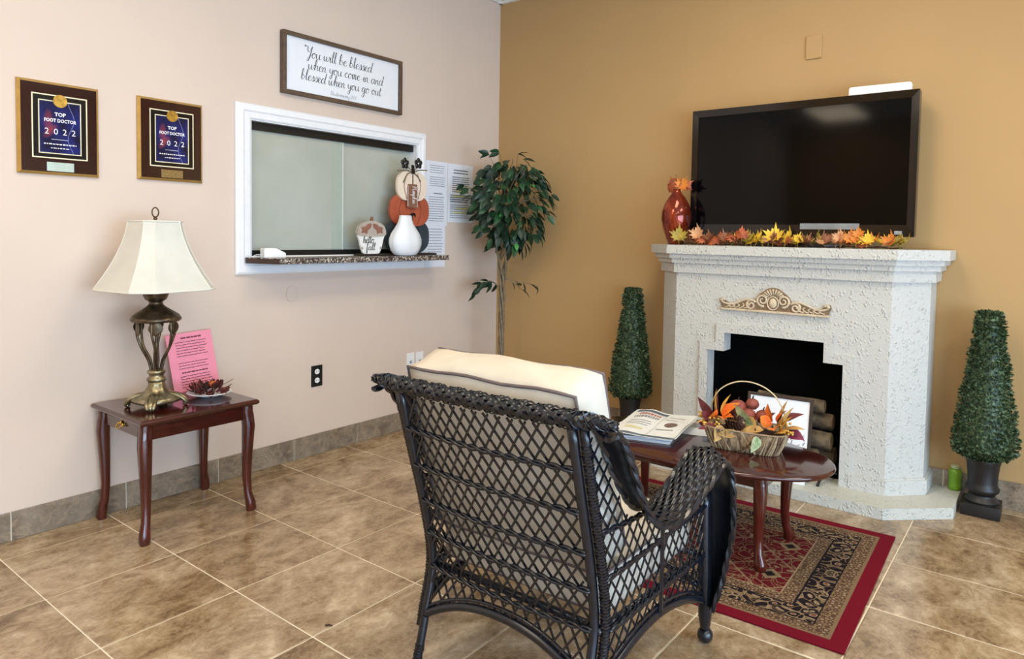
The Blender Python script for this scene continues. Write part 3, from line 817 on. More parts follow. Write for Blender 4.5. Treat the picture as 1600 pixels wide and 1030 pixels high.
# cushions
def soft_box(name, hx, hy, hz, parent, loc, rot, crown=.018, mat=M_CUSH, r=.012):
    n = 12
    def P(face, a, b):
        a = a*2-1; b = b*2-1
        p = {0: (a, b, 1), 1: (a, b, -1), 2: (a, 1, b), 3: (a, -1, b), 4: (1, a, b), 5: (-1, a, b)}[face]
        x, y, z = p
        x_, y_, z_ = x*hx, y*hy, z*hz
        cx = max(-hx+r, min(hx-r, x_)); cy = max(-hy+r, min(hy-r, y_)); cz = max(-hz+r, min(hz-r, z_))
        d = Vector((x_-cx, y_-cy, z_-cz))
        if d.length > 1e-9: d = d.normalized()*r
        q = Vector((cx, cy, cz))+d
        q.z += (1 if z > 0 else -1)*crown*(1-x*x)*(1-y*y)*(1 if abs(z) > .99 else 0)
        q.y += (1 if y > 0 else -1)*crown*.8*(1-x*x)*(1-z*z)*(1 if abs(y) > .99 else 0)
        q.x += (1 if x > 0 else -1)*crown*.8*(1-y*y)*(1-z*z)*(1 if abs(x) > .99 else 0)
        q.z += .0035*sin(x*7+y*3)*abs(z)
        return q
    mb = MB()
    for f in range(6): mb.grid(lambda a, b: P(f, a, b), n, n)
    me = mb.mesh(name, mat)
    bm = bmesh.new(); bm.from_mesh(me); bmesh.ops.remove_doubles(bm, verts=bm.verts, dist=.0005); bmesh.ops.recalc_face_normals(bm, faces=bm.faces); bm.to_mesh(me); bm.free()
    me.polygons.foreach_set('use_smooth', [True]*len(me.polygons))
    o = put(name, me, parent, loc, rot)
    def loop(zs, hy2):
        L = []
        e = r*.35
        for (x, y) in ((-1, -1), (1, -1), (1, 1), (-1, 1)):
            L.append((x*(hx-e), y*(hy-e)))
        pts = []
        for i in range(4):
            a = L[i]; b = L[(i+1) % 4]
            for k in range(10):
                t = k/10; pts.append((a[0]+(b[0]-a[0])*t, a[1]+(b[1]-a[1])*t, zs*(hz-.006)))
        return pts
    return o
sc_ = soft_box('seat_cushion', .285, .285, .058, ch, (0, .065, .378), (0, 0, 0), .02)
bc = soft_box('back_cushion', .292, .072, .262, ch, (-.012, -.232, .700), (radians(15.5), 0, 0), .022, r=.012)
def piping(parent, hx, hy, hz, sy, crown=.012):
    pts = []
    for (a, b) in (((-hx, -hz), (hx, -hz)), ((hx, -hz), (hx, hz)), ((hx, hz), (-hx, hz)), ((-hx, hz), (-hx, -hz))):
        for k in range(10):
            t = k/10; pts.append((a[0]+(b[0]-a[0])*t, sy*hy, a[1]+(b[1]-a[1])*t+(.0035*sin((a[0]+(b[0]-a[0])*t)*7/hx*1.0+sy*3) if abs(a[1]-b[1]) < 1e-6 else 0)))
    MB().tube(pts, .0045, 6, closed=True).build('piping', M_PIPING, parent, 'full')
piping(bc, .289, .069, .259, -1); piping(bc, .289, .069, .259, 1)
def piping_h(parent, hx, hy, z):
    pts = []
    for (a, b) in (((-hx, -hy), (hx, -hy)), ((hx, -hy), (hx, hy)), ((hx, hy), (-hx, hy)), ((-hx, hy), (-hx, -hy))):
        for k in range(10):
            t = k/10; pts.append((a[0]+(b[0]-a[0])*t, a[1]+(b[1]-a[1])*t, z))
    MB().tube(pts, .0045, 6, closed=True).build('piping', M_PIPING, parent, 'full')
piping_h(sc_, .281, .281, .053); piping_h(sc_, .281, .281, -.053)

# ================================================================== RUG
RW, RD = 1.60, 1.095
def rugmat():
    t = NT('red_oriental_rug'); v = t.coord()
    sep = t.node('ShaderNodeSeparateXYZ'); t.l.new(v, sep.inputs[0])
    ax = t.math('ABSOLUTE', sep.outputs[0]); ay = t.math('ABSOLUTE', sep.outputs[1])
    dx = t.math('SUBTRACT', RW/2, ax); dy = t.math('SUBTRACT', RD/2, ay)
    d = t.math('MINIMUM', dx, dy)
    cx = t.node('ShaderNodeCombineXYZ'); t.l.new(ax, cx.inputs[0]); t.l.new(ay, cx.inputs[1])
    A = cx.outputs[0]
    # warp for curling tendrils
    nz = t.node('ShaderNodeTexNoise'); t.l.new(A, nz.inputs['Vector']); nz.inputs['Scale'].default_value = 11; nz.inputs['Detail'].default_value = 1
    sub = t.node('ShaderNodeVectorMath', operation='SCALE'); sub.inputs[3].default_value = .09; t.l.new(nz.outputs['Color'], sub.inputs[0])
    wv = t.node('ShaderNodeVectorMath', operation='ADD'); t.l.new(A, wv.inputs[0]); t.l.new(sub.outputs[0], wv.inputs[1])
    W = wv.outputs[0]
    vor = t.voro(W, 17, 'F1', 0)
    ring = t.math('ABSOLUTE', t.math('SUBTRACT', t.math('FRACT', t.math('MULTIPLY', vor, 2.6)), .5))
    edge = t.voro(W, 17, 'DISTANCE_TO_EDGE', 0)
    vcol = t.voro(W, 17, 'F1', 1)
    sx = t.node('ShaderNodeSeparateXYZ'); t.l.new(vcol, sx.inputs[0])
    def lt(a, b): return t.math('LESS_THAN', a, b)
    RED, DRED, TAN, CREAM, NAVY, ROSE = lin(104, 22, 30), lin(74, 16, 24), lin(126, 104, 76), lin(150, 128, 102), lin(30, 24, 30), lin(116, 56, 52)
    # field
    f = t.mix(t.noise(W, 9, 2), RED, DRED)
    f = t.mix(lt(edge, .03), f, TAN)
    f = t.mix(lt(ring, .07), f, TAN)
    f = t.mix(lt(vor, .19), f, t.mix(lt(sx.outputs[0], .45), TAN, NAVY))
    f = t.mix(lt(vor, .10), f, t.mix(lt(sx.outputs[1], .5), ROSE, CREAM))
    fine = t.voro(W, 42, 'F1', 0)
    f = t.mix(t.math('MULTIPLY', lt(fine, .22), lt(.55, sx.outputs[2])), f, TAN)
    # lozenge medallion lattice in the field
    loz = t.math('ADD', t.math('ABSOLUTE', t.math('SUBTRACT', t.math('FRACT', t.math('MULTIPLY', ax, 3.3)), .5)), t.math('ABSOLUTE', t.math('SUBTRACT', t.math('FRACT', t.math('MULTIPLY', ay, 3.3)), .5)))
    f = t.mix(t.math('MULTIPLY', lt(t.math('ABSOLUTE', t.math('SUBTRACT', loz, .5)), .018), .6), f, CREAM)
    f = t.mix(lt(loz, .13), f, TAN); f = t.mix(lt(loz, .08), f, NAVY); f = t.mix(lt(t.math('ABSOLUTE', t.math('SUBTRACT', loz, .14)), .015), f, CREAM)
    # dark main border with scrolls
    v2 = t.voro(W, 22, 'F1', 0); e2 = t.voro(W, 22, 'DISTANCE_TO_EDGE', 0)
    r2 = t.math('ABSOLUTE', t.math('SUBTRACT', t.math('FRACT', t.math('MULTIPLY', v2, 2.4)), .5))
    b = t.mix(lt(r2, .14), NAVY, CREAM); b = t.mix(lt(v2, .16), b, ROSE); b = t.mix(lt(e2, .035), b, TAN)
    # tan guard stripes with small repeat
    v3 = t.voro(A, 46, 'F1', 0, rnd=.35)
    g = t.mix(lt(v3, .52), TAN, lin(84, 62, 50)); g = t.mix(lt(v3, .30), g, CREAM)
    c = t.mix(lt(d, .272), f, CREAM)
    c = t.mix(lt(d, .266), c, g)
    c = t.mix(lt(d, .214), c, NAVY)
    c = t.mix(lt(d, .206), c, b)
    c = t.mix(lt(d, .122), c, NAVY)
    c = t.mix(lt(d, .117), c, g)
    c = t.mix(lt(d, .066), c, lin(128, 104, 80))
    c = t.mix(lt(d, .054), c, lin(112, 16, 34))
    n = t.noise(v, 260, 2)
    c = t.mix(.35, c, t.ramp(n, [(.3, (.45, .45, .45, 1)), (.7, (1, 1, 1, 1))]), 'MULTIPLY')
    t.bump(n, .5, .002)
    return t.done(c, .95, spec=.1)
rg = tag(MB().box((-RW/2, -RD/2, 0), (RW/2, RD/2, .007), .002).build('area_rug', rugmat(), loc=(2.131, -1.318, .0006), rot=(0, 0, radians(1.7))), 'dark red oriental patterned rug under the coffee table', 'rug')

# ================================================================== COFFEE TABLE
CTX, CTY, CTZ = 2.20, -1.27, .41
ct = thing('coffee_table', 'oval cherry wood coffee table with curved legs in front of the fireplace', 'coffee table', (CTX, CTY, .0077))
def ell(a, b, n=48, p=2.15):
    out = []
    for k in range(n):
        t = 2*pi*k/n; c, s_ = cos(t), sin(t)
        out.append((a*math.copysign(abs(c)**(2/p), c), b*math.copysign(abs(s_)**(2/p), s_)))
    return out
zt = CTZ-.0077
rings = []
for (o, z) in ((-.018, zt-.020), (-.006, zt-.020), (0, zt-.013), (0, zt-.008), (-.004, zt-.002), (-.010, zt)):
    rings.append([(x, y, z) for x, y in ell(.57+o, .32+o)])
MB().loft(rings).build('table_top', M_CHERRY, ct, True)
LX, LY = .345, .18
for (lo, hi) in (((-LX, -LY-.012, zt-.075), (LX, -LY+.008, zt-.0205)), ((-LX, LY-.008, zt-.075), (LX, LY+.012, zt-.0205))): MB().box(lo, hi).build('apron', M_CHERRY, ct)
for (lo, hi) in (((-LX-.012, -LY, zt-.075), (-LX+.008, LY, zt-.0205)), ((LX-.008, -LY, zt-.075), (LX+.012, LY, zt-.0205))): MB().box(lo, hi).build('apron', M_CHERRYY, ct)
def cabriole(h, top, knee, ankle, foot, sx, sy, ld):
    """square-section Queen Anne leg; (sx,sy) outward signs"""
    prof = [(0, foot*.80, ld*.9), (.012, foot*.95, ld*1.0), (.035*h/.4, foot*.92, ld*.85), (.07*h/.4, ankle, ld*.25), (.13*h/.4, ankle*1.05, 0), (.55*h, (knee+ankle)/2, .002), (.80*h, knee, .006), (.90*h, knee*.98, .003), (.94*h, top, 0), (h, top, 0)]
    rings = []
    for z, r, o in prof:
        cx, cy = sx*o, sy*o; ring = []
        for k in range(12):
            t = 2*pi*k/12; c, s_ = cos(t), sin(t)
            e = 2/3.2
            ring.append((cx+r*math.copysign(abs(c)**e, c), cy+r*math.copysign(abs(s_)**e, s_), z))
        rings.append(ring)
    return MB().loft(rings)
for sx in (-1, 1):
    for sy in (-1, 1):
        cabriole(zt-.0205, .026, .026, .0165, .024, sx, sy, .018).build('leg', M_CHERRYL, ct, True, loc=(sx*(LX-.008), sy*(LY-.008), 0))

# ================================================================== END TABLE
et = thing('end_table', 'cherry wood end table with cabriole legs and brass pull by the left wall', 'end table', (.258, -2.638, 0))
EZ = .53
rings = []
def rrect(a, b, z): return [(-a, -b, z), (a, -b, z), (a, b, z), (-a, b, z)]
HX, HY = .243, .272
for (o, z) in ((-.020, EZ-.024), (-.008, EZ-.024), (-.002, EZ-.018), (0, EZ-.012), (-.003, EZ-.005), (-.009, EZ)): rings.append(rrect(HX+o, HY+o, z))
MB().loft(rings).build('table_top', M_CHERRYY, et)
for s in (-1, 1):
    MB().box((s*.202-.009, -.225, EZ-.092), (s*.202+.009, .225, EZ-.0245)).build('apron', M_CHERRYY, et)
MB().box((-.195, .218, EZ-.092), (.195, .236, EZ-.0245)).build('apron', M_CHERRY, et)
dr = MB().box((-.182, -.240, EZ-.088), (.182, -.222, EZ-.027), .002).build('drawer', M_CHERRY, et)
pl = MB().box((-.028, -.243, EZ-.061), (.028, -.2402, EZ-.051), .001)
for x in (-.022, .022): pl.ball((x, -.246, EZ-.056), .009, 6, (1, .5, 1))
pl.tube(catmull([(-.022, -.248, EZ-.056), (-.015, -.258, EZ-.066), (0, -.261, EZ-.070), (.015, -.258, EZ-.066), (.022, -.248, EZ-.056)], 4), .0035, 6)
pl.ball((0, -.2455, EZ-.050), .010, 6, (.8, .4, 1.1))
pl.build('pull', M_BRASS, dr, True)
for sx in (-1, 1):
    for sy in (-1, 1):
        cabriole(EZ-.0245, .0255, .0265, .017, .0225, sx, sy, .014).build('leg', M_CHERRYL, et, True, loc=(sx*.198, sy*.231, 0))

# ================================================================== TABLE LAMP
lp = thing('table_lamp', 'table lamp with cream bell shade and openwork leaf stem on end table', 'lamp', (.275, -2.737, EZ+.0005), radians(8))
b = MB()
sqr = lambda t, z: 1/(max(abs(cos(t)), abs(sin(t)))**.75)
b.lathe([(.078, .018), (.094, .024), (.098, .034), (.090, .046), (.070, .054), (.052, .066), (.040, .084), (.034, .10), (.034, .112)], 40, fl=lambda t, z: 1+ (.22*abs(cos(2*t))**3*(1 if z < .05 else .3))*0+ .16*(abs(sin(2*t))**2.5)*max(0, 1-z/.07)+.035*sin(12*t)*(1 if z > .04 else .2))
b.build('base', M_ANTIQUE, lp, 'full')
for k in range(4):
    a = pi/4+k*pi/2; d = Vector((cos(a), sin(a), 0)); q = Vector((-sin(a), cos(a), 0))
    f = MB()
    for o in (-1, 0, 1):
        f.tube(catmull([d*.045+q*o*.012+Vector((0, 0, .058)), d*.085+q*o*.016+Vector((0, 0, .048)), d*.112+q*o*.016+Vector((0, 0, .030)), d*.122+q*o*.012+Vector((0, 0, .013)), d*.112+q*o*.008+Vector((0, 0, .007))], 4), [.009+.004*sin(pi*i/16) if o == 0 else .008 for i in range(16)]+[.007], 7)
    f.build('foot', M_ANTIQUE, lp, 'full')
MB().lathe([(.034, .112), (.040, .116), (.041, .124), (.036, .130), (.030, .136), (.033, .146), (.039, .152), (.038, .160), (.028, .166)], 28).build('collar', M_ANTIQUE, lp, 'full')
# openwork cage: six curved stems, each ending in a leaf
for k in range(6):
    a = k*pi/3+.25; d = Vector((cos(a), sin(a), 0)); q = Vector((-sin(a), cos(a), 0))
    P = catmull([d*.022+Vector((0, 0, .160)), d*.034+Vector((0, 0, .21)), d*.064+q*.008+Vector((0, 0, .27)), d*.080+Vector((0, 0, .33)), d*.078+Vector((0, 0, .385))], 5)
    st = MB().tube(P, [.0062]*15+[.0055]*6, 6).build('stem', M_ANTIQUED, lp, 'full')
    lf = MB()
    def lfpt(i, j):
        t = i; w = (j-.5)*2
        wd = .030*sin(pi*min(1, t*.9+.08))**.8
        p = d*(.087-.006*abs(w))+q*(w*wd+.016)+Vector((0, 0, .385-.062*t))
        return p
    lf.grid(lfpt, 8, 4); lf.grid(lambda i, j: lfpt(i, j)-d*.004, 8, 4)
    lf.build('leaf', M_ANTIQUED, st, 'full')
MB().tube([(0, 0, .16), (0, 0, .39)], .006, 8).build('rod', M_ANTIQUED, lp, 'full')
MB().lathe([(.070, .378), (.098, .382), (.104, .388), (.104, .396), (.098, .402), (.094, .408), (.072, .424), (.050, .438), (.040, .446), (.030, .456), (.027, .466), (.033, .472), (.041, .478), (.048, .492), (.054, .512), (.056, .522), (.050, .526), (.03, .526)], 36, fl=lambda t, z: 1+.03*cos(18*t)*(1 if .406 < z < .44 or .475 < z < .515 else 0)).build('urn_cap', M_ANTIQUED, lp, 'full')
# bell shade, square plan with cut corners
def shade_ring(hw, cut, z, hy=None):
    hy = hy or hw
    return [(hw, -hy+cut*hy, z), (hw, hy-cut*hy, z), (hw-cut*hw, hy, z), (-hw+cut*hw, hy, z), (-hw, hy-cut*hy, z), (-hw, -hy+cut*hy, z), (-hw+cut*hw, -hy, z), (hw-cut*hw, -hy, z)]
SB, ST = .525, .825
shr = []
for i in range(15):
    f = i/14
    hw = .090+(.205-.090)*((1-f)**1.75*.78+(1-f)*.22)
    shr.append(shade_ring(hw, .36, SB+(ST-SB)*f))
sh = MB(); sh.loft(shr, caps=False); sh.loft([[(x*.985, y*.985, z) for x, y, z in r] for r in shr], caps=False)
sho = sh.build('shade', M_SHADE, lp)
for k in range(8): MB().tube([Vector(r[k])*1.0 for r in shr], .0022, 5).build('seam', M_SHADE_TRIM, sho, 'full')
MB().tube(resample([shr[0][k % 8] for k in range(9)], .03)[:-1], .0042, 6, closed=True).build('trim', M_SHADE_TRIM, sho, 'full')
MB().tube(resample([shr[-1][k % 8] for k in range(9)], .02)[:-1], .0042, 6, closed=True).build('trim', M_SHADE_TRIM, sho, 'full')
sp_ = MB()
for k in range(4):
    a = k*pi/2; sp_.tube([(.004*cos(a), .004*sin(a), ST-.012), (.088*cos(a), .088*sin(a), ST-.004)], .0018, 4)
sp_.tube([(0, 0, .52), (0, 0, ST)], .005, 6)
sp_.build('harp', M_ANTIQUED, lp, 'full')
fn = MB().lathe([(.010, ST-.004), (.012, ST+.002), (.006, ST+.008), (.009, ST+.014), (.004, ST+.020)], 12)
fn.tube([(.001, .0155*cos(t*pi/10), ST+.040+.021*sin(t*pi/10)) for t in range(20)], .0032, 6, closed=True)
fn.build('finial', M_ANTIQUED, lp, 'full')

# ================================================================== LEFT WALL: plaques, sign, papers, outlets
M_GOLDEDGE = plain('gold_plaque_edge', lin(196, 160, 92), .3, .6, var=.1)
M_MAROON = wood('dark_maroon_plaque', lin(30, 8, 10), lin(48, 14, 16), .10, (20, 20, 3), .6)
M_PBLACK = plain('black_print_panel', lin(10, 10, 13), .15)
M_CREAMLINE = plain('cream_line', lin(232, 224, 190), .3, var=.03)
M_GOLDSEAL = plain('gold_seal', lin(186, 150, 70), .3, .85, var=.35, scale=60)
M_SILVPLATE = plain('pale_engraved_plate', lin(196, 214, 204), .2, .3, var=.08)
M_BRASSPLATE = plain('brass_engraved_plate', lin(150, 126, 78), .3, .5, var=.2, scale=90)
M_WTEXT = plain('white_lettering', lin(236, 236, 240), .4, var=.02)
def printmat():
    """blue picture with a red foot-shaped glow and pale lightning line"""
    t = NT('blue_foot_print'); v = t.coord()
    sep = t.node('ShaderNodeSeparateXYZ'); t.l.new(v, sep.inputs[0]); y, z = sep.outputs[1], sep.outputs[2]
    col = t.ramp(t.noise(v, 14, 3), [(.3, lin(6, 8, 30)), (.7, lin(26, 38, 112))])
    def blob(cy, cz, ry, rz, rot=0):
        a = t.math('SUBTRACT', y, cy); b = t.math('SUBTRACT', z, cz)
        c, s_ = cos(rot), sin(rot)
        p = t.math('DIVIDE', t.math('ADD', t.math('MULTIPLY', a, c), t.math('MULTIPLY', b, s_)), ry)
        q = t.math('DIVIDE', t.math('SUBTRACT', t.math('MULTIPLY', b, c), t.math('MULTIPLY', a, s_)), rz)
        d = t.math('ADD', t.math('MULTIPLY', p, p), t.math('MULTIPLY', q, q))
        return t.math('MAXIMUM', 0.0, t.math('SUBTRACT', 1.0, d))
    n = t.noise(v, 60, 4, .7)
    foot = t.math('MULTIPLY', t.math('ADD', blob(-.045, .030, .020, .055), blob(-.038, -.012, .018, .042, -.7)), t.math('ADD', n, .05))
    col = t.mix(t.math('MINIMUM', foot, .9), col, lin(150, 62, 54))
    line = t.math('ABSOLUTE', t.math('SUBTRACT', y, t.math('ADD', .042, t.math('MULTIPLY', t.math('SINE', t.math('MULTIPLY', z, 38)), .012))))
    col = t.mix(t.math('MULTIPLY', t.math('LESS_THAN', line, .0012), .6), col, lin(150, 160, 220))
    return t.done(col, .14, spec=.5)
M_PRINT = printmat()
def plaque(y0, y1, z0, z1, label, plate_mat):
    yc, zc = (y0+y1)/2, (z0+z1)/2; hy, hz = (y1-y0)/2, (z1-z0)/2
    p = thing('award_plaque', label, 'plaque', (.0008, yc, zc), 0, 'award plaques on the left wall')
    MB().loft([[(x, a*(hy-o), b*(hz-o)) for a, b in ((-1, -1), (1, -1), (1, 1), (-1, 1))] for x, o in ((0, 0), (.010, 0), (.020, .012))]).build('board', M_GOLDEDGE, p)
    f = .0202
    MB().box((.012, -hy+.0115, -hz+.0115), (f+.0006, hy-.0115, hz-.0115)).build('face', M_MAROON, p)
    a, b0, b1 = .106, -.128, .142
    MB().box((f, -a, b0), (f+.0014, a, b1)).build('panel', M_PBLACK, p)
    def frame(a, b0, b1, w, nm):
        for lo, hi in (((-a, b0), (a, b0+w)), ((-a, b1-w), (a, b1)), ((-a, b0+w), (-a+w, b1-w)), ((a-w, b0+w), (a, b1-w))):
            MB().box((f+.0012, lo[0], lo[1]), (f+.0022, hi[0], hi[1])).build(nm, M_CREAMLINE, p)
    frame(.1065, -.1285, .1425, .005, 'border_line')
    frame(.082, -.108, .118, .004, 'border_line')
    MB().box((f+.001, -.0785, -.1045), (f+.0018, .0785, .1145)).build('picture', M_PRINT, p)
    s_ = MB(); s_.tube([(f+.001, 0, .118), (f+.006, 0, .118)], .027, 24); s_.build('seal', M_GOLDSEAL, p)
    MB().tube([(f+.006, .021*cos(t*pi/10), .118+.021*sin(t*pi/10)) for t in range(20)], .0015, 4, closed=True).build('seal_ring', M_GOLDSEAL, p)
    X = f+.0026
    block_text('TOP', .022, 'lettering', M_WTEXT, p, (X, 0, .060), ROT_LW, .0006)
    block_text('FOOT DOCTOR', .0195, 'lettering', M_WTEXT, p, (X, 0, .034), ROT_LW, .0006, sx=.86)
    block_text('2022', .036, 'lettering', M_WTEXT, p, (X, 0, -.014), ROT_LW, 0, 1.9)
    r = MB(); r.box((X-.0006, -.034, -.047), (X, .028, -.0455))
    for (z, w_, hh) in ((-.066, .062, .0055), (-.083, .036, .004)):
        yy = -w_
        while yy < w_:
            ww = random.uniform(.004, .013); r.box((X-.0006, yy, z-hh/2), (X, min(w_, yy+ww), z+hh/2*random.uniform(.4, 1))); yy += ww+.0035
    r.build('small_print', M_WTEXT, p, kind='stuff')
    pz = -hz+.034
    pt = MB().box((f, -.052, pz-.019), (f+.0016, .052, pz+.019), .0005).build('name_plate', plate_mat, p)
    return p
plaque(-3.175, -2.862, 1.548, 1.942, 'leftmost maroon award plaque with gold seal and pale silvery name plate', M_SILVPLATE)
plaque(-2.693, -2.379, 1.556, 1.945, 'maroon award plaque with brass name plate, above the table lamp', M_BRASSPLATE)

# framed script sign
M_SIGNFRAME = wood('grey_brown_sign_frame', lin(74, 58, 44), lin(104, 84, 66), .5, (30, 3, 30), 0)
M_SIGNFACE = plain('white_sign_face', lin(236, 240, 246), .5, var=.01)
sy0, sy1, sz0, sz1 = -1.927, -1.041, 2.088, 2.432
sg = thing('framed_sign', 'long white framed sign with black script lettering above the window', 'sign', (.0008, (sy0+sy1)/2, (sz0+sz1)/2))
hy, hz = (sy1-sy0)/2, (sz1-sz0)/2; fw = .022
for lo, hi in (((-hy, -hz), (hy, -hz+fw)), ((-hy, hz-fw), (hy, hz)), ((-hy, -hz+fw), (-hy+fw, hz-fw)), ((hy-fw, -hz+fw), (hy, hz-fw))):
    MB().box((0, lo[0], lo[1]), (.036, hi[0], hi[1]), .003).build('frame_rail', M_SIGNFRAME, sg)
MB().box((.004, -hy+fw-.001, -hz+fw-.001), (.016, hy-fw+.001, hz-fw+.001)).build('sign_face', M_SIGNFACE, sg)
FS = lambda a, b: (.0168, a, b)
for txt, x, z, size, wt, tw in (('"You will be blessed', -.300, .056, .0310, .17, .50), ('when you come in and', -.270, -.010, .0300, .17, .56), ('blessed when you go out.', -.318, -.076, .0300, .17, .605), ('Deuteronomy 28:6', -.115, -.132, .0125, .14, .195)):
    mb = MB(); wd = script_width(txt, size)
    script(mb, txt, x, z, size, FS, wt, .14, tw/wd)
    mb.build('lettering', M_INK, sg)

# notices taped beside the window
M_GREYTXT = plain('grey_printed_text', lin(128, 132, 142), .7, var=.2, scale=200)
M_DARKTXT = plain('dark_printed_text', lin(92, 94, 106), .7, var=.2, scale=200)
M_PAPERW = plain('notice_paper', lin(226, 230, 238), .7, var=.02)
def notice(y0, y1, z0, z1, x, label, blocks, name='paper_notice', mat=M_PAPERW, tmat=M_GREYTXT, group='paper notices beside the window'):
    p = thing(name, label, 'notice', (x, (y0+y1)/2, (z0+z1)/2), 0, group)
    hy, hz = (y1-y0)/2, (z1-z0)/2
    MB().grid(lambda a, b: (.0006+.0012*sin(a*pi)*sin(b*pi*.8), -hy+2*hy*a, -hz+2*hz*b), 4, 6).build('sheet', mat, p, 'full')
    for (a0, a1, top, rows, step, h, tm) in blocks:
        mb = MB()
        for r in range(rows):
            z = top-step*r; a = a0; e = a1-random.uniform(0, .12)*(a1-a0)
            while a < e:
                ww = random.uniform(.008, .03); b_ = min(e, a+ww)
                mb.box((.0021, a, z-h/2), (.0026, b_, z+h/2)); a = b_+.003
        mb.build('printed_text', tm or tmat, p, kind='stuff')
    return p
notice(-.786, -.570, 1.622, 1.824, .0006, 'top white typed notice left of the ficus, next to the window casing', [(-.07, .08, .07, 4, .016, .004, None), (-.07, .08, -.01, 5, .015, .004, None)])
notice(-.786, -.572, 1.378, 1.622, .0008, 'middle white typed notice beside the window casing', [(-.03, .06, .10, 1, .02, .006, M_DARKTXT), (-.08, .08, .075, 11, .0165, .0045, None)])
notice(-.787, -.590, 1.087, 1.378, .0006, 'lowest white typed notice, hanging below the counter level', [(-.075, .075, .12, 9, .020, .0045, None)])
n4 = notice(-.567, -.298, 1.404, 1.822, .0010, 'large white notice with yellow highlighted lines beside the ficus', [(-.075, .085, .165, 2, .020, .008, M_DARKTXT), (-.09, .10, .115, 8, .015, .006, M_DARKTXT), (-.11, .10, -.015, 4, .015, .008, M_DARKTXT), (-.11, .10, -.085, 7, .015, .005, M_GREYTXT)])
M_HILITE = plain('yellow_highlight', lin(226, 230, 150), .7)
for z, a0, a1 in ((.05, -.02, .10), (.02, -.05, .09), (-.02, -.08, .08), (-.11, -.05, .10), (-.14, -.08, .06)):
    MB().box((.00195, a0, z-.006), (.00205, a1, z+.006)).build('highlight', M_HILITE, n4)

# electrical plates
def outlet(y, z, label, mat, face, group=None):
    p = thing('wall_outlet', label, 'outlet', (.0004, y, z), 0, group)
    MB().box((0, -.0385, -.0625), (.006, .0385, .0625), .002).build('plate', mat, p)
    for s_ in (-1, 1):
        r = MB().prism([(.017*cos(t*pi/8), s_*.026+.0175*sin(t*pi/8)*.9) for t in range(16)], .0055, .0075, 'yz').build('receptacle', face, p)
        for q in (-1, 1): MB().box((.0074, q*.006-.001, s_*.026-.003), (.0080, q*.006+.001, s_*.026+.006)).build('slot', M_BLACK, r)
    return p
M_OBLACK = plain('black_plastic_plate', lin(18, 18, 19), .3)
outlet(-1.678, .468, 'black outlet plate with white receptacles low on the left wall', M_OBLACK, M_WHITE)
def dataplate(y, z, label):
    p = thing('wall_jack_plate', label, 'wall plate', (.0004, y, z), 0, 'white plates behind the armchair')
    MB().box((0, -.034, -.062), (.006, .034, .062), .002).build('plate', M_WHITE, p)
    MB().box((.0055, -.008, -.009), (.0072, .008, .009)).build('jack', M_GREYTXT, p)
dataplate(-.918, .448, 'white jack plate just left of its twin, above the chair cushion')
dataplate(-.832, .446, 'white jack plate nearest the corner, above the chair cushion')
ov = thing('round_cover_plate', 'painted-over round cover plate under the reception window', 'wall plate', (.0004, -1.848, .965))
MB().prism([(.038*cos(t*pi/12), .046*sin(t*pi/12)) for t in range(24)], 0, .003, 'yz').build('disc', M_WALL_L, ov)
MB().tube([(.003, .038*cos(t*pi/12), .046*sin(t*pi/12)) for t in range(24)], .0015, 5, closed=True).build('rim', M_WALL_L, ov, 'full')

# ================================================================== RECEPTION COUNTER LEDGE and its decorations
def granite():
    t = NT('brown_granite_laminate'); v = t.coord()
    n1 = t.voro(v, 95, 'F1', 1); s1 = t.node('ShaderNodeSeparateXYZ'); t.l.new(n1, s1.inputs[0])
    f = t.math('ADD', t.math('MULTIPLY', s1.outputs[0], .55), t.math('MULTIPLY', t.noise(v, 50, 6, .7), .6))
    col = t.ramp(f, [(.28, lin(38, 32, 30)), (.50, lin(84, 72, 66)), (.66, lin(132, 120, 110)), (.84, lin(196, 188, 178))])
    return t.done(col, .25)
M_GRAN = granite()
M_BROWNEDGE = plain('brown_laminate_edge', lin(66, 50, 42), .4)
LZ = 1.178
cl = thing('counter_ledge', 'speckled brown granite ledge running under the reception window', 'ledge', (0, -1.40, LZ))
LP = [(.0235, -.75), (.235, -.685), (.235, .605), (.205, .635), (.0235, .635)]
MB().prism(LP, -.004, 0, 'xy').build('top_sheet', M_GRAN, cl)
MB().prism([(x-(.001 if x > .1 else 0), y*.999) for x, y in LP], -.031, -.0042, 'xy').build('core', M_BROWNEDGE, cl)
MB().box((.2335, -.682, -.031), (.2365, .603, -.0005), .0008).build('front_edge', M_GRAN, cl)

# display plank with acorn, pumpkin and gourd decorations
M_DKPLANK = wood('dark_stained_plank', lin(34, 26, 22), lin(56, 44, 38), .5, (40, 4, 40), 0)
tag(MB().box((.030, -1.43, LZ+.0005), (.125, -.80, LZ+.012), .002).build('display_plank', M_DKPLANK), 'thin dark plank under the acorn and pumpkin decorations', 'plank')
PZ = LZ+.0125
def rounded(pts, sub=5): return [(p.x, p.y) for p in catmull([(a, b, 0) for a, b in pts], sub, True)]
M_PTEAL = plain('dark_teal_painted_wood', lin(52, 62, 68), .6, var=.2, scale=18)
M_PORANGE = plain('burnt_orange_painted_wood', lin(172, 84, 56), .6, var=.15, scale=18)
M_PORANGED = plain('dark_rust_groove', lin(120, 54, 38), .7)
M_PCREAM = plain('cream_painted_wood', lin(232, 216, 196), .6, var=.08, scale=18)
M_TWINE = plain('jute_twine', lin(120, 104, 80), .9)
M_TAGBROWN = plain('brown_wood_tag', lin(134, 92, 70), .6, var=.15)
pk = thing('pumpkin_stack_sign', 'wooden cut-out of three stacked pumpkins, cream on orange on teal', 'decoration', (.052, -1.005, PZ))
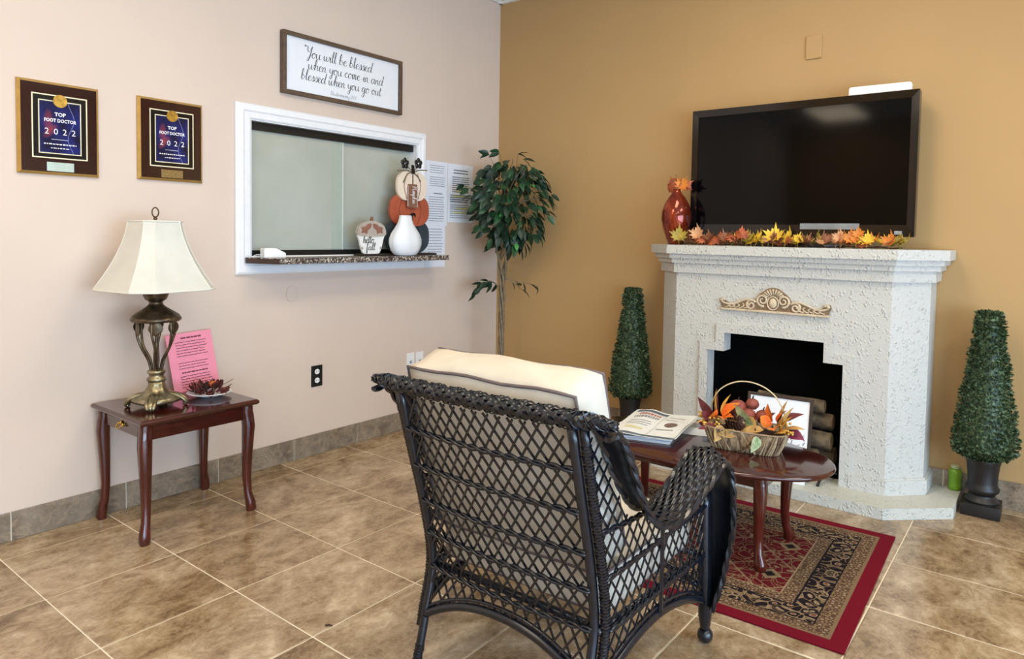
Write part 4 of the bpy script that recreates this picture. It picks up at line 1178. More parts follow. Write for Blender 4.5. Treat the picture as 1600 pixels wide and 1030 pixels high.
def pumpkin_board(hw, z0, z1, x, mat, name, label, groove):
    h = (z1-z0)/2; c = (z0+z1)/2
    pts = rounded([(-hw*.55, c-h), (0, c-h*.98), (hw*.55, c-h), (hw*.92, c-h*.6), (hw, c), (hw*.9, c+h*.62), (hw*.5, c+h), (0, c+h*.93), (-hw*.5, c+h), (-hw*.9, c+h*.62), (-hw, c), (-hw*.92, c-h*.6)])
    o = MB().prism(pts, x-.009, x+.009, 'yz').build(name, mat, pk, label=label)
    for q in (-.45, .45):
        MB().tube(catmull([(x+.0095, q*hw*.75, c+h*.88), (x+.0095, q*hw*1.25, c), (x+.0095, q*hw*.85, c-h*.9)], 5), .0025, 5).build('groove', groove, o, 'full')
    return o
pumpkin_board(.195, .0, .222, 0, M_PTEAL, 'teal_pumpkin', 'dark teal bottom pumpkin', M_OBLACK)
pumpkin_board(.173, .180, .382, .0185, M_PORANGE, 'orange_pumpkin', 'burnt orange middle pumpkin', M_PORANGED)
wp = pumpkin_board(.132, .345, .530, .037, M_PCREAM, 'cream_pumpkin', 'cream top pumpkin', M_TAGBROWN)
MB().prism(rounded([(-.022, .212), (-.012, .215), (.012, .214), (.022, .212), (.016, .235), (.026, .250), (.038, .247), (.042, .236), (.045, .252), (.034, .263), (.012, .262), (-.010, .244)], 3), .0275, .033, 'yz').build('stem_piece', M_OBLACK, pk, label='black curled stem')
MB().prism(rounded([(-.014, .520), (.012, .520), (.008, .548), (.004, .572), (-.012, .572), (-.010, .548)], 3), .046, .056, 'yz').build('stem_piece', M_OBLACK, pk)
for k, pts in enumerate(([(0, .53), (-.06, .535), (-.135, .528)], [(0, .53), (.06, .545), (.13, .55)], [(0, .53), (-.05, .51), (-.085, .455)], [(0, .53), (.045, .50), (.07, .47)], [(0, .53), (.0, .49), (.0, .445)])):
    MB().tube(catmull([(.050, a, b) for a, b in pts], 4), .004, 5).build('twine', M_TWINE, pk, 'full')
for cy, cz in ((-.075, .578), (.045, .588)):
    st = MB().tube(catmull([(.052, 0, .535), (.052, cy*.6, .555), (.052, cy, cz-.01)], 3), .002, 4).build('flower_wire', M_OBLACK, pk)
    for q in range(5):
        a = q*2*pi/5+.3
        MB().ball((.054, cy+.021*cos(a), cz+.021*sin(a)), .0165, 5, (.35, 1, 1)).build('petal', M_OBLACK, st, 'full')
tgp = MB().prism([(-.042, .448), (-.048, .43), (-.050, .300), (.042, .294), (.046, .43), (.036, .450)], .0475, .0515, 'yz').build('hang_tag', M_TAGBROWN, pk, label='brown hanging tag with white script')
mb = MB(); script(mb, 'Pumpkin', -.143, 0, .021, lambda a, b: (.0522, .008+b*.9-.012, .372-a*.0-(a+.070)*.9), .22, .1, 1.0); mb.build('lettering', M_WTEXT, tgp)
for lo, hi in (((-.045, .306), (-.042, .440)), ((.038, .302), (.041, .440))): MB().box((.0514, lo[0], lo[1]), (.0522, hi[0], hi[1])).build('tag_line', M_WTEXT, tgp)

ac = thing('acorn_sign', 'white wooden acorn sign reading hello fall with grey cap', 'decoration', (.098, -1.350, PZ))
M_ACW = plain('white_painted_wood', lin(236, 234, 230), .6, var=.03)
M_ACG = plain('grey_wash_wood', lin(176, 164, 152), .7, var=.15, scale=30)
M_ACL = plain('brown_leaf_print', lin(142, 96, 78), .7, var=.2, scale=40)
MB().prism(rounded([(-.050, 0), (.050, 0), (.075, .025), (.092, .08), (.095, .135), (-.095, .135), (-.092, .08), (-.075, .025)], 4), -.010, .004, 'yz').build('nut', M_ACW, ac)
cap = MB().prism(rounded([(-.100, .112), (0, .105), (.100, .112), (.113, .135), (.095, .175), (.035, .200), (-.035, .200), (-.095, .175), (-.113, .135)], 4), -.010, .009, 'yz').build('cap', M_ACG, ac)
MB().prism(rounded([(-.008, .196), (.008, .196), (.014, .214), (.010, .228), (-.004, .224)], 3), -.004, .004, 'yz').build('stem_piece', M_TAGBROWN, cap)
for s_ in (-1, 1):
    MB().prism([(s_*a, b) for a, b in rounded([(.008, .185), (.035, .182), (.055, .168), (.085, .160), (.078, .145), (.085, .128), (.060, .130), (.040, .122), (.034, .145), (.012, .160)], 3)], .009, .0115, 'yz').build('oak_leaf', M_ACL, cap)
mb = MB(); script(mb, 'hello', -.066, .066, .0245, lambda a, b: (.0048, a, b), .26, .1, .98); mb.build('lettering', M_INK, ac)
mb = MB(); script(mb, 'fall', -.045, .022, .022, lambda a, b: (.0048, a, b), .26, .1, 1.25); mb.build('lettering', M_INK, ac)
for s_ in (-1, 1):
    MB().prism([(s_*a, b) for a, b in ((.062, .034), (.074, .046), (.082, .036), (.072, .026))], .0042, .005, 'yz').build('leaf_print', M_ACG, ac)

gv = thing('gourd_vase', 'white ribbed gourd-shaped vase in front of the stacked pumpkins', 'vase', (.168, -1.130, LZ+.0005))
M_CERW = plain('white_matte_ceramic', lin(232, 236, 240), .4, var=.015)
MB().lathe([(.062, 0), (.082, .006), (.104, .035), (.117, .075), (.116, .105), (.102, .140), (.076, .175), (.056, .205), (.047, .232), (.044, .252), (.040, .252), (.040, .24), (.02, .2)], 48, fl=lambda t, z: 1-.05*abs(cos(4*t))**10*min(1, z/.02)).build('body', M_CERW, gv, 'full')
gv.scale = (.66, 1.04, 1)
MB().tube([(.042*cos(t*pi/12), .042*sin(t*pi/12), .252) for t in range(24)], .0028, 6, closed=True).build('rim', M_CERW, gv, 'full')

ad = thing('power_adapter', 'white wedge-shaped plug-in box with cord on the ledge end', 'device', (.075, -2.018, LZ+.0005), radians(-12))
MB().prism([(-.058, 0), (-.058, .044), (-.052, .050), (.005, .050), (.048, .030), (.060, .022), (.060, .004), (.056, 0)], -.03, .03, 'yz').build('shell', M_WHITE, ad)
MB().tube(catmull([(0, -.058, .012), (-.012, -.085, .014), (-.025, -.105, .004), (-.035, -.125, .016)], 4), .0022, 5).build('cord', M_WHITE, ad, 'full')

# ================================================================== THINGS ON THE END TABLE
M_PINK = plain('pink_paper', lin(246, 150, 172), .7, var=.03)
M_PTXT = plain('dark_text_on_pink', lin(112, 46, 62), .7)
pp = notice(0, .232, 0, .285, 0, 'pink printed sheet leaning on the wall behind the lamp', [(-.045, .06, .118, 1, .02, .007, M_PTXT), (-.075, .085, .098, 6, .0135, .003, None), (-.075, .08, -.004, 3, .0135, .0028, None), (-.065, .08, -.052, 1, .02, .006, M_PTXT), (-.075, .085, -.070, 5, .013, .003, None)], 'pink_flyer', M_PINK, M_PTXT, None)
pp['category'] = 'flyer'
pp.location = (.068, -2.462, EZ+.1418); pp.rotation_euler = (radians(2.5), radians(-14), 0)
pt = thing('saucer', 'small white plate on the end table holding potpourri', 'plate', (.268, -2.487, EZ+.0006))
MB().lathe([(.045, 0), (.050, .003), (.075, .012), (.098, .019), (.100, .021), (.097, .0225), (.072, .016), (.045, .007), (.01, .006)], 36).build('dish', M_CERW, pt, 'full')
M_DRYRED = plain('dried_red_leaf', lin(92, 34, 30), .75, var=.4, scale=30)
M_DRYBR = plain('dried_brown_bark', lin(58, 34, 26), .8, var=.4, scale=30)
M_DRYOR = plain('small_orange_pumpkin', lin(198, 104, 44), .6, var=.2, scale=30)
mp = thing('mini_pumpkin', 'tiny orange pumpkin among the potpourri on the saucer', 'pumpkin', (.262, -2.462, EZ+.040))
MB().lathe([(.004, 0), (.016, .002), (.023, .010), (.023, .018), (.015, .027), (.005, .028)], 24, fl=lambda t, z: 1-.10*abs(cos(4*t))**4).build('fruit', M_DRYOR, mp, 'full')
MB().tube([(0, 0, .026), (.002, .001, .033), (.006, .002, .038)], [.004, .003, .002], 5).build('stalk', M_DRYBR, mp)
# curled petal mesh shared by the potpourri
def petal_mesh(name, mat, L, W, curl, pt_=1.0):
    def F(a, b):
        w = (b-.5)*2; x = L*a
        return (x, w*W*.5*sin(pi*min(1, a*.94+.04))**pt_, curl*L*(a*a)+.18*W*abs(w)**2)
    return MB().grid(F, 6, 4).mesh(name, mat, 'full')
PM = [petal_mesh('petal', M_DRYRED, .045, .026, .25), petal_mesh('petal', M_DRYBR, .038, .022, .5), petal_mesh('petal', M_DRYRED, .034, .030, -.2)]
po = thing('potpourri', 'dark red and brown dried petals heaped on the white saucer', 'potpourri', (.268, -2.487, EZ+.016))
rnd = random.Random(3)
for k in range(64):
    a = rnd.uniform(0, 2*pi); r = .072*sqrt(rnd.random()); 
    z = .004+.036*(1-r/.072)*rnd.random()+.006*rnd.random()
    put('petal', PM[k % 3], po, (r*cos(a), r*sin(a), z), (rnd.uniform(-.6, .6), rnd.uniform(-1.1, .2), a+rnd.uniform(-1, 1)))
for k in range(6):
    a = rnd.uniform(0, 2*pi); r = rnd.uniform(.03, .07)
    MB().ball((r*cos(a), r*sin(a), .010), .010, 6, (1, 1, .85)).build('seed_pod', M_DRYBR, po, 'full')
MB().tube([(.0, .03, .02), (-.02, .10, .028), (-.03, .14, .040)], .0012, 4).build('twig', M_DRYBR, po)

# ================================================================== LEAVES AND PLANTS
def leaf_mesh(name, mat, L, W, fold=.25, droop=.25):
    def F(a, b):
        w = (b-.5)*2
        wd = W*.5*(sin(pi*a**.75))**.9 if 0 < a < 1 else 0
        return (L*a, w*wd, fold*abs(w)*wd-droop*L*a*a)
    return MB().grid(F, 6, 4).mesh(name, mat, 'full')
# ficus in the corner
fc = thing('ficus_tree', 'artificial ficus tree with twisted trunk standing in the room corner', 'plant', (.34, -.36, 0))
pot = MB().lathe([(.10, 0), (.115, .01), (.135, .14), (.142, .20), (.146, .205), (.146, .225), (.134, .225), (.13, .20), (.05, .195)], 28).build('pot', plain('woven_brown_pot', lin(92, 70, 50), .7, var=.3, scale=60, bump=.5), fc, True)
rr_ = Vector((.79, .61, 0)); tc = Vector((.61, -.79, 0))
for k in range(4):
    ph = k*pi/2; P = []
    for i in range(26):
        z = .18+1.17*i/25
        spread = .010+.010*(i/25)+.05*max(0, (i-17)/8)**1.5
        a = ph+i*.42
        P.append(rr_*(spread*cos(a)+.004*i/25)+tc*(spread*sin(a))+Vector((0, 0, z)))
    MB().tube(P, [.0125-.005*i/25 for i in range(26)], 7).build('trunk', M_TRUNK, fc, 'full')
rf = random.Random(11)
LM = [leaf_mesh('leaf', M_LEAF_G, .085, .046), leaf_mesh('leaf', M_LEAF_G2, .090, .046), leaf_mesh('leaf', M_LEAF_G2, .078, .042), leaf_mesh('leaf', M_LEAF_G, .074, .040, .3, .4), leaf_mesh('leaf', M_LEAF_G3, .070, .040)]
def place_leaf(p, d, roll, mi, parent, sc=1.0):
    q = Vector((1, 0, 0)).rotation_difference(d) @ Quaternion((1, 0, 0), roll)
    put('leaf', LM[mi], parent, p, q, scale=(sc,)*3)
def ok_inside(w): return w.x > .035 and w.y < -.035
base = Vector((.34, -.36, 0)); cc = rr_*.06+Vector((0, 0, 1.53))
count = 0; extra = []
br = MB()
while count < 470:
    # points biased to the crown's surface
    v = Vector((rf.gauss(0, 1), rf.gauss(0, 1), rf.gauss(0, 1))).normalized(); rad = rf.uniform(.45, 1)**.6
    w_ = .30*(1 - .25*max(0, -v.z)) 
    p = cc+rr_*(v.x*rad*w_)+tc*(v.y*rad*.26)+Vector((0, 0, v.z*rad*.345))
    if p.z < 1.24 and rf.random() < .55: continue
    if abs(v.x)*rad > .8 and rf.random() < .45: continue
    if not ok_inside(base+p): continue
    d = (rr_*v.x*.8+tc*v.y*.8+Vector((0, 0, v.z*.3-rf.uniform(.2, .9)))).normalized()
    if not ok_inside(base+p+d*.09): continue
    mi = rf.choices(range(5), (4, 5, 4, 3, 1.0))[0]
    if mi == 4 and v.y < .1: mi = 0
    sc = rf.uniform(.75, 1.15); roll = rf.uniform(-.8, .8)
    if count < 282: place_leaf(p, d, roll, mi, fc, sc)
    else: extra.append((p*1.0, d, roll, sc))
    count += 1
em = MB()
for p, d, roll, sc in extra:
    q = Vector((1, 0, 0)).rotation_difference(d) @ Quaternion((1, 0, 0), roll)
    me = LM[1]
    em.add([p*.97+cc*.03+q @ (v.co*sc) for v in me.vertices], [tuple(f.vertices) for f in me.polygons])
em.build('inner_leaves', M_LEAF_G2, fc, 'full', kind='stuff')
# twigs inside the crown and the two low sprays
tw = MB()
for k in range(26):
    a = rf.uniform(0, 2*pi); e = Vector((0, 0, 1.30+.25*rf.random()))
    f = cc+rr_*(cos(a)*.24)+tc*(sin(a)*.2)+Vector((0, 0, rf.uniform(-.15, .28)))
    if ok_inside(base+f): tw.tube([rr_*.01*cos(a)+e, e.lerp(f, .5)+Vector((0, 0, .03)), f], [.004, .003, .0015], 4)
tw.build('twigs', M_TRUNK, fc, kind='stuff')
for side, tips in ((-1, [(-.13, 1.0, 5), (-.19, .93, 6)]), (1, [(.14, .96, 3), (.245, .99, 4)])):
    for (ux, z, n) in tips:
        P = catmull([Vector((0, 0, .98+.04*side)), rr_*ux*.5+tc*.03+Vector((0, 0, .99)), rr_*ux+tc*.05+Vector((0, 0, z-.02))], 5)
        MB().tube(P, [.004-.0022*i/(len(P)-1) for i in range(len(P))], 4).build('low_branch', M_TRUNK, fc)
        for k in range(n):
            p = P[int((k+2)/(n+1)*(len(P)-1))]
            d = (rr_*side*rf.uniform(.1, .7)+tc*rf.uniform(-.3, .4)+Vector((0, 0, rf.uniform(-1.0, .1)))).normalized()
            if ok_inside(base+p+d*.08): place_leaf(p, d, rf.uniform(-.6, .6), rf.choice((1, 1, 2)), fc, rf.uniform(.8, 1.0))
# a few sprigs leaving the crown
for (ux, z, dz) in ((-.27, 1.66, .1), (-.24, 1.64, -.1), (-.10, 1.875, .3), (-.03, 1.89, .2), (.10, 1.88, .3), (.30, 1.60, -.3), (.33, 1.56, -.5)):
    p = rr_*ux+tc*.06+Vector((0, 0, z))
    for q in range(2):
        d = (rr_*(math.copysign(.8, ux))+tc*rf.uniform(-.2, .4)+Vector((0, 0, dz-.5*q))).normalized()
        if ok_inside(base+p+d*.08): place_leaf(p, d, rf.uniform(-.5, .5), rf.choice((0, 1, 2)), fc, .9)
    MB().tube([cc.lerp(p, .5), p], [.003, .0015], 4).build('sprig', M_TRUNK, fc)

# clipped topiaries
def topiary(loc, label, lean, seed):
    t = thing('topiary', label, 'plant', loc, 0, 'cone topiaries beside the fireplace')
    u = MB()
    u.box((-.080, -.080, 0), (.080, .080, .060), .004)
    u.lathe([(.070, .060), (.072, .068), (.066, .078), (.056, .086), (.054, .096), (.060, .106), (.070, .116), (.072, .130), (.064, .142), (.062, .160), (.064, .20), (.070, .25), (.074, .262), (.074, .272), (.066, .272), (.03, .262)], 28)
    u.build('urn', M_URN, t, True)
    rg_ = random.Random(seed); mb = MB(); z0, z1 = .285, .985
    tab = [(0, .095), (.03, .128), (.10, .130), (.3, .112), (.5, .090), (.7, .071), (.80, .060), (.815, .052), (.84, .058), (.93, .056), (.985, .044), (1, .018)]
    def R(f): return interp(f, tab)
    mb.lathe([(R(i/20)*.90, z0+(z1-z0)*i/20) for i in range(21)], 20)
    for k in range(5200):
        f = rg_.random()**1.25 if rg_.random() < .93 else rg_.choice((0.0, 1.0))*.985
        a = rg_.uniform(0, 2*pi); r = R(f)*rg_.uniform(.86, 1.03)+.004*sin(5*a+23*f)+.003*sin(11*a-37*f)
        z = z0+(z1-z0)*f
        n = Vector((cos(a), sin(a), .15 if f < .95 else 1.2)).normalized()
        d = (n+Vector((rg_.gauss(0, .5), rg_.gauss(0, .5), rg_.gauss(0, .5)))).normalized()
        p = Vector((r*cos(a)+lean*(z-.3), r*sin(a), z)); s_ = d.cross(Vector((rg_.gauss(0, 1), rg_.gauss(0, 1), rg_.gauss(0, 1)))).normalized()
        L = rg_.uniform(.013, .022); W = L*.34
        mb.add([p-d*.002, p+d*L*.5+s_*W, p+d*L, p+d*L*.5-s_*W], [(0, 1, 2, 3)])
    mb.build('foliage', M_BOX, t, kind='stuff')
    return t
topiary((1.268, -.16, 0), 'cone-shaped boxwood topiary left of the fireplace in a dark urn', .01, 5)
topiary((3.188, -.148, 0), 'cone-shaped boxwood topiary right of the fireplace in a black urn', .0, 6)
gb = thing('green_jar', 'lime green plastic jar tucked beside the right topiary urn', 'jar', (3.062, -.050, .0))
gb.location = (3.066, -.034, HZ+.0005); gb.scale = (1.1, 1.1, 1.0)
MB().lathe([(.022, 0), (.026, .004), (.0275, .03), (.0255, .05), (.0275, .07), (.027, .095), (.022, .106), (.015, .110)], 24).build('body', M_LIME, gb, 'full')
MB().lathe([(.015, .110), (.019, .111), (.019, .123), (.016, .126)], 20).build('cap', M_LIME_CAP, gb, True)

# autumn maple leaves
def maple_mesh(name, mat, s, cup=.15):
    pts = [(0, -.05), (.10, .02), (.34, -.10), (.28, .08), (.52, .16), (.36, .26), (.58, .50), (.38, .48), (.36, .60), (.20, .50), (.18, .72), (.08, .70), (0, 1.0)]
    pts = pts+[(-a, b) for a, b in reversed(pts[1:-1])]
    n = len(pts); c = (0, .30)
    vs = []; 
    for layer in (1, .55):
        for a, b in pts:
            x = (c[0]+(a-c[0])*layer)*s; y = (c[1]+(b-c[1])*layer)*s
            vs.append((x, y, cup*s*(x*x*1.6+(y-c[1]*s)**2)/(s*s)*1.1+.05*s*sin(7*a+6*b)*layer))
    vs.append((0, c[1]*s, 0)); k = len(vs)-1
    fs = [(i, (i+1) % n, n+(i+1) % n, n+i) for i in range(n)]+[(n+i, n+(i+1) % n, k) for i in range(n)]
    mb = MB().add(vs, fs)
    mb.tube([(0, 0, 0), (0, -.18*s, -.02*s), (.02*s, -.40*s, -.01*s)], [.012*s, .010*s, .008*s], 4)
    return mb.mesh(name, mat, 'full')
def leafcol(name, a, b):
    t = NT(name); v = t.coord(); n = t.noise(v, 28, 4, .6)
    return t.done(t.ramp(n, [(.35, a), (.65, b)]), .6)
ML = [leafcol('yellow_maple_leaf', lin(222, 178, 44), lin(236, 206, 74)), leafcol('orange_maple_leaf', lin(200, 104, 36), lin(222, 150, 60)), leafcol('rust_maple_leaf', lin(142, 62, 34), lin(190, 100, 54)),
      leafcol('olive_maple_leaf', lin(132, 116, 46), lin(186, 160, 64)), leafcol('brown_maple_leaf', lin(104, 58, 38), lin(150, 96, 60)), leafcol('pink_tan_maple_leaf', lin(200, 138, 96), lin(222, 176, 128))]
MAP = [maple_mesh('leaf', m_, .078, c_) for m_, c_ in zip(ML, (.55, .7, -.6, .6, .9, .7))]
MT = 1.278
gl = thing('leaf_garland', 'garland of yellow, orange and rust maple leaves along the mantel', 'garland', (2.23, -.325, MT))
rl = random.Random(21)
vine = [(-.56+1.16*i/24, .012*sin(i*1.3), .008+.004*sin(i*2.1)) for i in range(25)]
MB().tube(vine, .0035, 5).build('vine', M_DRYBR, gl, 'full')
order = [3, 4, 5, 2, 1, 4, 2, 2, 4, 2, 4, 3, 0, 0, 0, 4, 4, 2, 1, 0, 4, 3, 5, 4, 5, 1, 1, 0, 2, 1, 0, 3, 3]
for k in range(66):
    f = k/65; x = -.56+1.15*f+rl.uniform(-.015, .015); mi = order[int(f*(len(order)-1)+.5)] if rl.random() < .75 else rl.randrange(6)
    front = rl.random() < .62
    y = rl.uniform(-.055, -.01) if front else rl.uniform(0.0, .045)
    up = rl.uniform(.2, 1.25) if front else rl.uniform(.6, 1.5)
    o = put('leaf', MAP[mi], gl, (x, y, rl.uniform(.012, .028)), (up, rl.uniform(-.3, .3), rl.uniform(-1.3, 1.3)), scale=(rl.uniform(.72, 1.05),)*3)
for (x, z, mi, rz, rx, sc) in ((-.555, .025, 3, .3, 1.35, 1.25), (-.44, .040, 5, -.1, 1.4, 1.1), (-.185, .045, 2, .25, 1.4, 1.0), (-.01, .030, 0, .0, 1.0, 1.35), (.055, .022, 0, -.7, 1.1, 1.2), (.325, .035, 5, .1, 1.4, .9), (.375, .03, 1, .3, 1.4, 1.0), (.41, .058, 1, .0, 1.45, .75), (.45, .022, 0, -.1, 1.3, .95), (.55, .018, 1, -.5, 1.2, 1.0), (.60, .012, 3, -1.2, .8, 1.0)):
    put('leaf', MAP[mi], gl, (x, -.04, z), (rx, 0, rz), scale=(sc,)*3)

# copper vase with leaf sprigs on the mantel
def coppermat():
    t = NT('copper_red_glaze'); v = t.coord()
    col = t.ramp(t.noise(t.map(v, (1, 1, .5)), 16, 5, .65), [(.3, lin(74, 20, 12)), (.55, lin(140, 48, 22)), (.75, lin(190, 92, 44))])
    return t.done(col, .14, .55, coat=.4)
va = thing('copper_vase', 'glossy copper red bottle vase at the left end of the mantel', 'vase', (1.612, -.272, MT))
MB().lathe([(.040, 0), (.046, .004), (.060, .04), (.080, .10), (.090, .155), (.088, .195), (.072, .245), (.048, .285), (.030, .308), (.022, .320), (.021, .332), (.018, .332), (.016, .30)], 36).build('body', coppermat(), va, 'full')
MB().tube([(.0205*cos(t*pi/10), .0205*sin(t*pi/10), .332) for t in range(20)], .0025, 6, closed=True).build('rim', plain('copper_rim', lin(150, 84, 50), .25, .7), va, 'full')
sv = thing('maple_sprig', 'rust orange maple leaves standing in the copper vase', 'sprig', (1.612, -.272, MT+.30))
MB().tube([(0, 0, -.05), (0, 0, .05)], .0025, 5).build('stalk', M_DRYBR, sv)
for (x, y, z, rx, rz, ry, mi, sc) in ((-.012, -.008, .038, 1.45, 0, .55, 2, 1.25), (.018, 0, .036, 1.4, 0, -.6, 1, 1.15), (-.020, -.01, .04, 1.3, 0, 1.15, 2, 1.0), (.03, .01, .045, 1.4, 0, -.95, 2, .95), (0, .012, .05, 1.5, 0, .1, 4, .9)):
    q = Quaternion((0, 1, 0), -ry) @ Quaternion((1, 0, 0), rx)
    put('leaf', MAP[mi], sv, (x, y, z), q, scale=(sc,)*3)

# ================================================================== THINGS ON THE COFFEE TABLE
def basketmat():
    t = NT('split_bark_basket'); v = t.coord()
    n = t.noise(t.map(v, (1, 1, .22), rot=(0, .25, 0)), 60, 4, .6, .4)
    col = t.ramp(n, [(.34, lin(66, 48, 34)), (.48, lin(134, 112, 86)), (.62, lin(176, 154, 122)), (.74, lin(116, 90, 64))])
    t.bump(n, .8, .006)
    return t.done(col, .75)
M_BASK = basketmat()
M_HANDLE = plain('pale_cane_handle', lin(206, 188, 150), .6, var=.15, scale=50)
BX, BY, BZ = 2.397, -1.205, CTZ+.0006
bk = thing('gift_basket', 'tan woven basket with thin cane handle on the coffee table', 'basket', (BX, BY, BZ), radians(8))
def superr(a, b, z, p=4.5, n=40): return [(x, y, z) for x, y in ell(a, b, n, p)]
hb = .092
rings = [superr(.135, .082, 0), superr(.151, .094, .03), superr(.172, .108, hb), superr(.166, .102, hb), superr(.143, .088, .03), superr(.10, .06, .012)]
MB().loft(rings).build('body', M_BASK, bk, 'full')
M_SPL = [plain('bark_splint_pale', lin(178, 156, 122), .75, var=.2, scale=40), plain('bark_splint_brown', lin(112, 86, 62), .75, var=.25, scale=40), plain('bark_splint_mid', lin(146, 122, 94), .75, var=.2, scale=40)]
e0, e1 = ell(.137, .084, 56, 4.5), ell(.174, .110, 56, 4.5)
rs = random.Random(9)
for k in range(56):
    k2 = (k+rs.choice((-1, 0, 1))) % 56
    a, b = Vector((*e0[k], .002)), Vector((*e1[k2], hb))
    m_ = a.lerp(b, .5)*1.035; m_.z = hb*.5
    MB().tube([a*1.02, m_, b*1.005], [.0052, .0068, .0056], 4, True, .35, (b.x, b.y, 0)).build('splint', M_SPL[rs.choices((0, 1, 2), (2, 2, 3))[0]], bk)
MB().tube(superr(.171, .107, hb+.001), .0045, 6, closed=True).build('rim', M_SPL[2], bk, 'full')
MB().tube(catmull([(-.164, .0, .05), (-.158, 0, .15), (-.125, 0, .235), (-.05, 0, .283), (.035, 0, .284), (.11, 0, .242), (.154, 0, .16), (.164, 0, .05)], 6), .0042, 6, True, .7).build('handle', M_HANDLE, bk, 'full')
CZ = BZ+hb-.012
def W(x, y, z=0):     # basket-local to world
    c, s_ = cos(radians(8)), sin(radians(8)); return (BX+x*c-y*s_, BY+x*s_+y*c, CZ+z)
# filling moss
M_MOSS = plain('dark_moss_filling', lin(48, 34, 26), .95, var=.4, scale=60, bump=.6)
mo = MB().grid(lambda a, b: ((a-.5)*.300, (b-.5)*.186, .006+.028*sin(a*pi)*sin(b*pi)+.006*sin(a*31)*cos(b*23)), 16, 12).build('moss_filling', M_MOSS, bk, 'full', loc=(0, 0, hb-.035))
# pine cone
pc = thing('pine_cone', 'dark pine cone lying in the middle of the basket', 'pine cone', W(-.045, -.045, .028), radians(20)); pc.rotation_euler = (radians(35), radians(60), radians(15))
M_CONE = plain('pine_cone_brown', lin(70, 42, 30), .6, var=.35, scale=60)
MB().lathe([(.004, -.045), (.016, -.036), (.022, -.01), (.018, .02), (.006, .045)], 12).build('core', M_DRYBR, pc, 'full')
scale_me = MB().loft([[(.0, -.005, .0), (.0, .005, .0), (.0, .005, .003), (.0, -.005, .003)], [(.014, -.0085, .006), (.014, .0085, .006), (.014, .0085, .009), (.014, -.0085, .009)], [(.021, -.003, .013), (.021, .003, .013), (.020, .003, .016), (.020, -.003, .016)]]).mesh('scale', M_CONE)
for k in range(78):
    z = -.042+.086*k/77; r = interp(z, [(-.045, .006), (-.03, .018), (0, .021), (.03, .012), (.045, .003)])
    a = k*2.39996
    put('scale', scale_me, pc, (r*cos(a), r*sin(a), z), (0, 0, a), scale=(1.0-.35*abs(z)/.045,)*3)
# gourds / acorns at the back
M_GRD = plain('russet_velvet_gourd', lin(136, 66, 52), .6, var=.2, scale=20)
for (x, y, z, r, sz, lab) in ((-.050, .045, .072, .042, 1.0, 'largest russet gourd at the back left of the basket'), (.008, .062, .100, .029, .85, 'small round russet gourd at the very back of the basket'), (.002, .012, .060, .034, .85, 'russet gourd in the middle of the basket behind the cone'), (.060, .030, .058, .034, .85, 'russet gourd beside the right handle of the basket')):
    t = thing('russet_gourd', lab, 'gourd', W(x, y, z), 0, 'russet gourds in the basket')
    MB().lathe([(.003, -r*sz), (r*.6, -r*sz*.85), (r*.97, -r*sz*.3), (r, r*sz*.1), (r*.8, r*sz*.65), (r*.4, r*sz*.95), (.004, r*sz)], 24, fl=lambda a, z: 1-.05*abs(cos(3.5*a))**3).build('fruit', M_GRD, t, 'full')
    MB().tube([(0, 0, r*sz*.9), (.002, .001, r*sz+.008), (.005, .002, r*sz+.014)], [.004, .003, .002], 5).build('stalk', M_DRYBR, t)
# silk leaf picks
M_S_OR = leafcol('orange_silk_petal', lin(214, 78, 22), lin(236, 140, 48)); M_S_GOLD = leafcol('gold_silk_leaf', lin(170, 116, 36), lin(206, 160, 66)); M_S_BURG = leafcol('burgundy_silk_leaf', lin(86, 28, 36), lin(122, 52, 58))
M_S_VAR = leafcol('variegated_green_leaf', lin(92, 122, 64), lin(206, 206, 160)); M_S_TAN = leafcol('tan_silk_leaf', lin(176, 132, 72), lin(204, 164, 98)); M_S_PLUM = leafcol('plum_silk_leaf', lin(104, 24, 52), lin(132, 42, 66))
M_BERRY = plain('gold_berries', lin(206, 160, 72), .3, .5, var=.3, scale=80)
SL = {k: leaf_mesh('leaf', m_, .075, .034, .3, .12) for k, m_ in dict(o=M_S_OR, g=M_S_GOLD, b=M_S_BURG, v=M_S_VAR, t=M_S_TAN, p=M_S_PLUM).items()}
SLW = {k: leaf_mesh('leaf', m_, .062, .046, .35, .3) for k, m_ in dict(o=M_S_OR, g=M_S_GOLD, b=M_S_BURG, v=M_S_VAR, t=M_S_TAN, p=M_S_PLUM).items()}
def pick(label, loc, leaves, berries, stem=True):
    t = thing('silk_flower_pick', label, 'flower pick', loc, radians(8), 'silk picks in the basket')
    if stem: MB().tube([(0, 0, -.035), (0, 0, .012)], .003, 5).build('stem', M_DRYBR, t)
    for (kind, wide, x, y, z, az, el, roll, sc) in leaves:
        d = Vector((cos(az)*cos(el), sin(az)*cos(el), sin(el)))
        q = Vector((1, 0, 0)).rotation_difference(d) @ Quaternion((1, 0, 0), roll)
        put('petal' if kind == 'o' else 'leaf', (SLW if wide else SL)[kind], t, (x, y, z), q, scale=(sc*1.22,)*3)
    for (x, y, z) in berries: MB().ball((x, y, z), .0062, 5).build('berry', M_BERRY, t, 'full')
    return t
rb_ = random.Random(4)
D = radians
